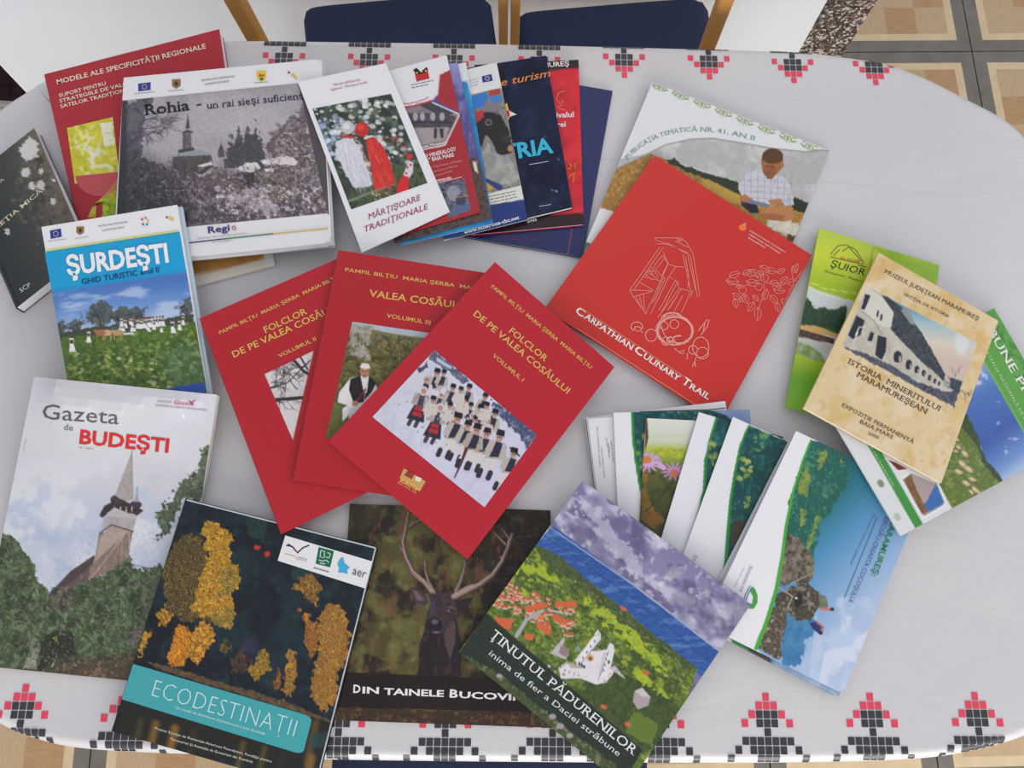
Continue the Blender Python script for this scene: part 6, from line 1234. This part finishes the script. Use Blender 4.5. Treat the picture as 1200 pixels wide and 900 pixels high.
# --- landscape book at the lower centre
z1 = lambda *p: Z(530, 560, 2.647, *p); zv = lambda *p: Z(560, 580, 4.5, *p); zw = lambda *p: Z(640, 680, 4.09, *p)
def p_tin(p):
    hor = zv((370, 160), (900, 590)); 
    p.grad((760, 580), (700, 690), [(0, (112, 106, 156)), (.5, (140, 134, 172)), (1, (150, 146, 180))])
    p.noise((206, 200, 218), 22, 3, .48, .62, .85, st=(1.5, 1), rot=.6); p.noise((92, 88, 128), 16, 9, .52, .66, .75, rot=.6, st=(1.6, 1)); p.noise((226, 222, 232), 9, 14, .6, .72, .6); p.noise((100, 96, 134), 34, 15, .5, .62, .6, rot=.6, st=(1.5, 1))
    p.poly(z1((400, 60), (460, 90), (500, 160), (560, 230), (620, 320), (560, 300), (480, 200), (400, 110)), (206, 200, 216), rag=9, rs=10, a=.6); p.noise((160, 156, 176), 14, 19, .45, .6, .7, pts=[(790, 660), (885, 700), (850, 770), (760, 700)])
    p.poly(z1((310, 150), (330, 160), (560, 330), (760, 480), (830, 540), (780, 620), (640, 520), (420, 360), (290, 250), (250, 215)), (54, 98, 170), c2=[(44, 80, 150), (84, 128, 190)], ns=9, st=(2.5, .5)); p.line(z1((300, 152), (560, 330), (830, 538)), (1, 2.4), (170, 176, 206)); p.line(z1((285, 180), (560, 372), (800, 570)), 1.4, (40, 66, 130), a=.6)
    p.poly(z1((245, 212), (300, 230), (420, 320), (560, 430), (640, 500), (760, 590), (720, 720), (600, 960), (150, 800), (0, 560)), (112, 132, 52), rag=1.5, rs=8, c2=[(76, 100, 40), (150, 164, 60)], ns=7)
    p.poly(z1((250, 205), (330, 240), (480, 370), (620, 480), (760, 590), (740, 600), (600, 500), (460, 400), (360, 310), (280, 250)), (62, 80, 46), rag=2, rs=5, c2=(90, 104, 60), ns=4)
    for reg in ([(215, 250), (290, 270), (340, 320), (300, 330), (240, 320), (200, 300)], [(400, 360), (470, 400), (620, 520), (690, 640), (640, 600), (520, 500), (420, 420)], [(180, 330), (240, 330), (260, 360), (200, 370)], [(520, 560), (600, 610), (700, 710), (660, 720), (560, 640)]): p.poly(z1(*reg), (176, 194, 40), rag=4, rs=6, c2=(150, 172, 50), ns=4)
    land = z1((230, 230), (420, 330), (740, 590), (690, 720), (560, 840), (140, 470)); p.noise((60, 80, 40), 5, 61, .5, .64, .85, pts=land, st=(1.8, 1), rot=.65); p.noise((150, 160, 90), 2.6, 63, .58, .72, .6, pts=land, st=(1.6, 1), rot=.65); p.dabs(land, [(50, 68, 36), (196, 186, 150), (92, 112, 48), (206, 196, 180)], 170, (.5, 1.2), 5, el=1.6, ang=.65, a=.7); p.grain(.12, 1.5, pts=land)
    p.poly(z1((440, 560), (560, 620), (700, 700), (690, 790), (560, 880), (380, 720)), (54, 72, 40), rag=6, rs=8, c2=(80, 96, 50), ns=4); p.poly(z1((560, 720), (640, 760), (620, 830), (540, 790)), (100, 124, 50), rag=3)
    rg = random.Random(3)
    for k in range(150):      # red roofs
        x = rg.uniform(120, 380); y = 330 + (x - 120) * .42 + rg.uniform(-34, 60)
        if x > 330 and y < 390: continue
        X, Yy = z1((x, y))[0]; a = rg.uniform(-.3, .9); l, h = rg.uniform(1.2, 3.2), rg.uniform(.8, 1.7)
        q = [(X + u * l * math.cos(a) - v * h * math.sin(a), Yy + u * l * math.sin(a) + v * h * math.cos(a)) for u, v in ((-1, -1), (1, -1), (1, 1), (-1, 1))]
        p.poly([(u, v + 1.6) for u, v in q], (214, 196, 184)); p.poly(q, rg.choice([(206, 98, 62), (224, 118, 80), (184, 84, 56)]))
    for q in ([(220, 400), (290, 385), (300, 400), (232, 415)], [(310, 420), (360, 440), (350, 456), (310, 440)], [(260, 440), (310, 470), (300, 490), (262, 465)], [(130, 430), (190, 440), (180, 472), (140, 460)], [(225, 480), (255, 490), (250, 505), (222, 500)], [(380, 380), (320, 385), (318, 402), (390, 400)]): p.poly(z1(*q), (214, 104, 66), rag=.8)
    p.line(z1((200, 490), (230, 440), (280, 412)), (5, 4), (176, 172, 176)); p.line(z1((300, 410), (345, 420)), 2, (190, 186, 190))
    for q in ((530, 405), (600, 605), (470, 710), (545, 765)): p.poly(disc(*z1(q)[0], 4.4, 2.6, 7, .5), (206, 104, 72), rag=1)
    # white church with two towers
    W = (228, 224, 228); S = (178, 172, 182)
    p.poly(zw((60, 420), (95, 390), (160, 410), (240, 480), (330, 410), (385, 480), (330, 430), (290, 490), (240, 500), (160, 470), (70, 470)), W, rag=.6); p.poly(zw((140, 380), (230, 265), (262, 262), (262, 285), (215, 340), (300, 330), (330, 330), (300, 460), (240, 490), (160, 450)), W)
    p.poly(zw((230, 262), (248, 235), (265, 262)), W); p.poly(zw((290, 330), (305, 300), (325, 310), (325, 345)), W); p.line(zw((250, 240), (252, 262)), .8, S); p.poly(zw((225, 290), (250, 275), (200, 345), (165, 395), (150, 380)), (206, 200, 208)); p.poly(zw((275, 345), (300, 340), (280, 440), (250, 460)), (204, 198, 206))
    p.poly(zw((150, 382), (232, 268), (246, 276), (166, 398)), (236, 234, 238)); p.poly(zw((268, 460), (292, 340), (304, 340), (284, 462)), (236, 234, 238)); p.line(zw((168, 398), (262, 285)), .8, (140, 132, 146)); p.line(zw((240, 340), (292, 330)), .8, (150, 142, 152)); p.line(zw((250, 478), (300, 340)), .8, (150, 142, 152))
    for k in range(4): p.ell(*zw((176 + 19 * k, 372 - 27 * k))[0], .9, 1.5, (96, 90, 108)); p.ell(*zw((276 + 6 * k, 432 - 26 * k))[0], .8, 1.4, (96, 90, 108)); p.ell(*zw((90 + 22 * k, 432 + 8 * k))[0], .8, 1.2, (110, 100, 112))
    p.line(zw((64, 422), (98, 396), (160, 414)), 1, (150, 120, 112)); p.poly(zw((98, 392), (160, 408), (176, 424), (118, 420)), (186, 170, 166)); p.poly(zw((300, 420), (332, 412), (384, 478), (330, 440)), (200, 192, 196)); p.dabs(zw((70, 420), (230, 300), (320, 330), (330, 460), (150, 470)), [(246, 244, 248), (186, 180, 190), (206, 196, 196)], 70, (.4, 1), 12, a=.7); p.noise((90, 110, 50), 3, 71, .62, .74, .8, pts=zw((40, 440), (240, 480), (340, 430), (390, 490), (240, 520), (80, 490)))
    p.ell(*zw((210, 372))[0], 4.5, 4, (214, 170, 120)); p.ell(*zw((212, 376))[0], 2.2, 2.6, (140, 90, 60)); [p.ell(*zw((x, y))[0], 1.3, 2, (50, 46, 60)) for x, y in ((160, 400), (171, 408), (182, 415), (300, 392))]
    p.poly(zw((35, 330), (90, 270), (80, 330), (110, 350), (95, 380), (20, 350)), (196, 186, 190), rag=1); p.poly(zw((70, 310), (110, 330), (100, 370), (60, 350)), (150, 130, 134), rag=1); p.poly(zw((140, 320), (160, 310), (165, 335), (140, 345)), (120, 160, 140))
    p.poly(zw((425, 530), (460, 515), (500, 560), (490, 600), (440, 620), (415, 580)), (176, 166, 168)); p.poly(zw((425, 530), (460, 515), (500, 560), (455, 556)), (206, 198, 198)); p.dabs(zw((0, 380), (60, 420), (160, 500), (140, 520), (0, 440)), [(206, 190, 186), (120, 120, 90)], 40, (.8, 2), 8)
    # dark title band and meadow strip
    p.poly(z1((105, 418), (590, 845), (520, 960), (20, 545)), (34, 44, 44), a=.88); p.poly(z1((10, 545), (60, 560), (150, 610), (330, 760), (520, 900), (430, 900), (200, 700), (60, 600)), (82, 96, 56), rag=3, c2=[(60, 72, 46), (120, 124, 80)], ns=7)
    for q in ((145, 615), (310, 740), (335, 770), (365, 800)): p.poly(disc(*z1(q)[0], 4, 3), (170, 156, 160), rag=1.5)
tin = Item('book', 'square book with an aerial view of a white church and red roofs, bottom centre', 'book', [(683, 563), (880, 708), (734, 924), (537.5, 764)], 0.003, (110, 110, 140), cell=1.05, paint=p_tin, stiff=True)
tin.text('title_lettering', 'ŢINUTUL PĂDURENILOR', *z1((114, 492), (562, 862)), 11, (236, 238, 236), serif=True)
tin.text('subtitle_lettering', 'inima de fier a Daciei străbune', *z1((112, 548), (514, 864)), 7, (222, 226, 222), serif=False)

# --- the three red folklore volumes
RD = (178, 30, 44); GD = (222, 178, 92)
zq = lambda *p: Z(220, 290, 2.647, *p)
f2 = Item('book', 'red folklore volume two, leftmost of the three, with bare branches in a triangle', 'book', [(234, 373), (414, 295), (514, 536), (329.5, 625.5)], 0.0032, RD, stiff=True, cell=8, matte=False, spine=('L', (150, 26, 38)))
f2.text('author_lettering', 'PAMFIL BILŢIU  MARIA ŞERBA  MARIA BILŢIU', *zq((100, 270), (474, 93)), 4.1, GD, bold=.01)
f2.text('title_lettering', 'FOLCLOR', *zq((242, 266), (372, 205)), 7.6, GD, bold=.014); f2.text('title_lettering', 'DE PE VALEA COSĂULUI', *zq((144, 342), (487, 183)), 7.6, GD, bold=.014); f2.text('volume_lettering', 'VOLUMUL II', *zq((284, 343), (400, 288)), 4.6, GD, bold=.012)
def p_br(p):
    T = zq((238, 392), (390, 322), (326, 598)); idx = np.arange(len(p.x)); q = Paint(p.P, (214, 208, 208)); q.noise((196, 190, 194), 14, 3, .5, .6, .6)
    for k, (a, b, an) in enumerate(((245, 440, -.3), (260, 420, .1), (300, 450, -1.0), (380, 350, 2.2), (250, 470, .2), (340, 440, -2.4), (300, 390, .3))): q.branch(*zq((a, b))[0], an, 15, 1.5, (66, 58, 66), 30 + k, 4, .85)
    q.line(zq((330, 350), (360, 385), (380, 395)), 3.4, (54, 46, 52)); q.line(zq((350, 340), (372, 378)), 2, (54, 46, 52)); q.line(zq((275, 472), (310, 470), (355, 466)), 4, (50, 46, 50)); q.line(zq((245, 440), (310, 420), (380, 350)), 1.4, (60, 54, 60))
    q.grain(.08, 1.4); d = p.sd(idx, T); p._mix(idx, np.clip(.5 - d / .8, 0, 1), q.C)
f2.picture('cover_photo', zq((236, 394), (392, 318), (430, 560), (330, 606)), RD, p_br, .9)
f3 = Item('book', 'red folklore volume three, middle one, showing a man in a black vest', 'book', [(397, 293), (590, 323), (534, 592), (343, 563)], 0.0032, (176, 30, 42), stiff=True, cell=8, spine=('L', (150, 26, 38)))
f3.text('author_lettering', 'PAMFIL BILŢIU  MARIA ŞERBA  MARIA BILŢIU', *zq((488, 74), (1000, 148)), 4.2, GD, bold=.01); f3.text('title_lettering', 'VALEA COSĂULUI', *zq((562, 152), (872, 194)), 8, GD, bold=.014); f3.text('volume_lettering', 'VOLUMUL III', *zq((616, 217), (752, 240)), 4.8, GD, bold=.012)
def p_man(p):
    p.grad(zq((600, 240))[0], zq((560, 590))[0], [(0, (126, 120, 84)), (.3, (104, 100, 58)), (1, (84, 84, 44))]); p.poly(zq((500, 230), (760, 250), (760, 285), (640, 268), (500, 240)), (176, 184, 196)); p.poly(zq((505, 240), (570, 245), (560, 350), (500, 340)), (140, 136, 122), rag=4, rs=6, c2=(176, 172, 164), ns=5)
    BG = zq((500, 262), (760, 285), (700, 640), (430, 620)); p.noise((62, 62, 36), 6, 51, .48, .66, .8, pts=BG); p.noise((150, 132, 84), 3, 52, .55, .72, .8, pts=BG); p.noise((52, 50, 34), 2, 53, .58, .74, .6, pts=BG); p.poly(zq((440, 480), (500, 480), (480, 600), (430, 600)), (84, 92, 48), rag=3, c2=(110, 110, 60), ns=4)
    W = (226, 222, 222)
    p.poly(zq((505, 405), (545, 395), (580, 420), (590, 440), (560, 480), (510, 510), (480, 540), (480, 500), (495, 490), (465, 480), (470, 450)), W); p.poly(zq((500, 500), (560, 470), (560, 500), (500, 545)), (206, 202, 206)); 
    p.poly(zq((505, 408), (540, 395), (552, 440), (545, 480), (515, 485), (500, 440)), (34, 28, 34)); p.poly(zq((560, 395), (585, 420), (570, 450), (548, 475), (556, 430)), (34, 28, 34)); p.poly(zq((536, 398), (562, 398), (556, 450), (546, 450)), W)
    p.ell(*zq((549, 385))[0], 5.4, 7.4, (178, 126, 96)); p.poly(zq((534, 372), (540, 360), (560, 360), (568, 374), (550, 378)), (226, 222, 216)); p.line(zq((542, 384), (546, 384)), .8, (70, 44, 36)); p.line(zq((553, 384), (558, 384)), .8, (70, 44, 36)); p.line(zq((545, 398), (554, 398)), .9, (110, 50, 44)); p.line(zq((549, 386), (549, 392)), .8, (150, 96, 72))
    p.grain(.1, 1.4); p.line(zq((552, 440), (530, 470), (520, 480)), 2, (130, 44, 50)); p.ell(*zq((520, 484))[0], 4, 3, (178, 120, 92))
f3.picture('cover_photo', [(413, 377), (508, 391), (478, 527), (382, 513)], (100, 96, 60), p_man, 1.0)
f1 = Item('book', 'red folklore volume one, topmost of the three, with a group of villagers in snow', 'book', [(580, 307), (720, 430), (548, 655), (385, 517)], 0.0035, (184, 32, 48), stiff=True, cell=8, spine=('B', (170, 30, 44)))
zr = lambda *p: Z(230, 280, 2.4, *p)
f1.text('author_lettering', 'PAMFIL BILŢIU  MARIA ŞERBA  MARIA BILŢIU', *zr((828, 136), (1108, 366)), 4.3, GD, bold=.01); f1.text('title_lettering', 'FOLCLOR', *zr((878, 262), (980, 346)), 7.4, GD, bold=.014); f1.text('title_lettering', 'DE PE VALEA COSĂULUI', *zr((778, 214), (1042, 436)), 7.4, GD, bold=.014); f1.text('volume_lettering', 'VOLUMUL I', *zr((832, 330), (916, 402)), 4.6, GD, bold=.012)
zp = lambda *p: Z(430, 400, 4.286, *p)
def p_crowd(p):
    p.grad(zp((250, 200))[0], zp((500, 700))[0], [(0, (206, 206, 220)), (.5, (214, 214, 228)), (1, (206, 204, 226))]); p.noise((188, 190, 210), 10, 3, .5, .7, .5)
    p.poly(zp((335, 45), (440, 130), (520, 200), (480, 215), (420, 160), (350, 110), (310, 90)), (70, 74, 100), rag=2, rs=4, c2=(130, 136, 160), ns=4); p.poly(zp((245, 140), (300, 110), (310, 130), (265, 155)), (66, 72, 96), rag=3, rs=4)
    p.poly(zp((620, 290), (700, 340), (850, 460), (855, 480), (810, 540), (760, 470), (640, 350)), (96, 104, 140), rag=3, rs=4, c2=[(60, 64, 96), (150, 156, 186)], ns=4); p.poly(zp((350, 80), (430, 130), (420, 140), (350, 100)), (190, 196, 214))
    def man(x, y, s, hat=True, coatc=(186, 176, 170), dark=True, flip=1, legs=True):
        s = s * 1.65; u = np.array([.26, -.965]); r = np.array([.965, .26]); X = np.array(zp((x, y))[0]); P = lambda a, b: tuple(X + r * a * s * flip + u * b * s)
        if legs:
            for a in (-2.2, 1.6): p.line([P(a * .5, -9), P(a * 1.4 - 2, -19)], 2.6 * s, (214, 206, 200)); p.line([P(a * 1.4 - 2, -19), P(a * 1.4 - 2.4, -22)], 2.8 * s, (50, 46, 56))
        p.poly([P(-3.6, -2), P(3.6, -2), P(4.6, -11), P(-4.6, -12)], coatc, rag=.6)
        if dark: p.poly([P(-1, -2), P(2.6, -2.4), P(2.2, -10), P(-2.6, -11)], (44, 44, 66), rag=.5)
        p.line([P(3.6, -3), P(5.2, -9)], 2 * s, coatc); p.line([P(-3.6, -3), P(-5, -9)], 2 * s, coatc)
        p.ell(*P(0, 0), 1.9 * s, 2.3 * s, (188, 150, 138)); p.ell(*P(-.5, .4), .5 * s, .4 * s, (90, 60, 60)); p.ell(*P(.8, .4), .5 * s, .4 * s, (90, 60, 60))
        if hat: p.poly([P(-2.4, 1.2), P(2.4, 1.2), P(1.9, 4.4), P(-1.9, 4.4)], (26, 24, 36))
    def woman(x, y, s):
        s = s * 1.6; u = np.array([.26, -.965]); r = np.array([.965, .26]); X = np.array(zp((x, y))[0]); P = lambda a, b: tuple(X + r * a * s + u * b * s)
        for a in (-2.6, 1.4): p.line([P(a, -17), P(a - .8, -21)], 2.4 * s, (70, 62, 76))
        p.poly([P(-3, -8), P(3, -8), P(5, -18), P(-5.6, -18)], (44, 40, 60)); p.poly([P(-2.4, -9.6), P(2, -9.6), P(2.8, -15.4), P(-3.2, -15.4)], (176, 44, 56)); p.line([P(-2.8, -12.4), P(2.4, -12.4)], .6 * s, (50, 36, 56))
        p.poly([P(-4, -2), P(4, -2), P(5.6, -9), P(-5.6, -9)], (190, 180, 172), rag=1, c2=(150, 142, 140), ns=2); p.poly([P(-1.2, -2), P(1.6, -2), P(1.8, -9), P(-1.8, -9)], (60, 60, 86))
        p.ell(*P(0, 0), 2.5 * s, 2.8 * s, (216, 208, 212)); p.ell(*P(.1, -.1), 1.6 * s, 1.9 * s, (190, 148, 136)); p.ell(*P(-.6, .2), .5, .4, (90, 60, 60)); p.ell(*P(.7, .2), .5, .4, (90, 60, 60))
    for a in ((350, 165, 1.0), (385, 165, .8), (512, 240, .9), (592, 285, .9), (568, 345, 1.0), (640, 370, 1.0), (520, 330, .8), (430, 240, .9)): man(*a, legs=False)
    for x, y, s in ((372, 270, 1.0), (460, 320, 1.0), (530, 375, .95)): woman(x, y, s * .9)
    man(300, 195, 1.1, hat=False, legs=False, coatc=(206, 204, 220))
    for a in ((285, 250, 1.25), (368, 335, 1.25)): woman(*a)
    [man(*a, legs=False, coatc=(206, 196, 190), dark=False) for a in ((330, 300, .9), (415, 330, .9), (490, 300, .85), (470, 250, .8), (545, 400, .9), (610, 400, .95), (600, 330, .85))]; man(455, 395, 1.25); man(505, 430, 1.15); man(600, 470, 1.2, coatc=(196, 176, 160)); man(550, 450, 1.25, coatc=(176, 160, 150)); man(665, 485, 1.35, flip=1); man(735, 570, 1.2, flip=1)
    p.line(zp((500, 540), (470, 620), (440, 685)), (4, 1.4), (84, 50, 56)); p.line(zp((720, 535), (765, 575)), 2, (30, 28, 38))
    p.dabs(zp((150, 300), (400, 200), (640, 330), (720, 520), (600, 640), (300, 560)), [(80, 76, 96), (196, 190, 196), (130, 116, 120), (50, 48, 66)], 170, (.5, 1.2), 8, a=.55)
f1.picture('cover_photo', [(509, 410.5), (629.5, 510), (567.7, 594.5), (436.5, 488.7)], (206, 206, 220), p_crowd, .85)
zx = lambda *p: Z(380, 390, 3.214, *p)
f1.shapes('publisher_plate', [zx((300, 510), (382, 560), (360, 598), (284, 548))], (206, 164, 92)); f1.shapes('publisher_plate_inner', [zx((316, 518), (340, 532), (330, 552), (300, 536))], (150, 60, 50)); f1.shapes('publisher_plate_book', [zx((345, 540), (368, 548), (360, 562), (342, 556))], (232, 226, 214))
f1.text('publisher_lettering', 'EUROTIP', *zx((284, 560), (352, 598)), 4.6, (236, 190, 100), bold=.03); f1.text('publisher_lettering', 'BAIA MARE, 2005', *zx((276, 566), (346, 606)), 1.8, (230, 180, 100))
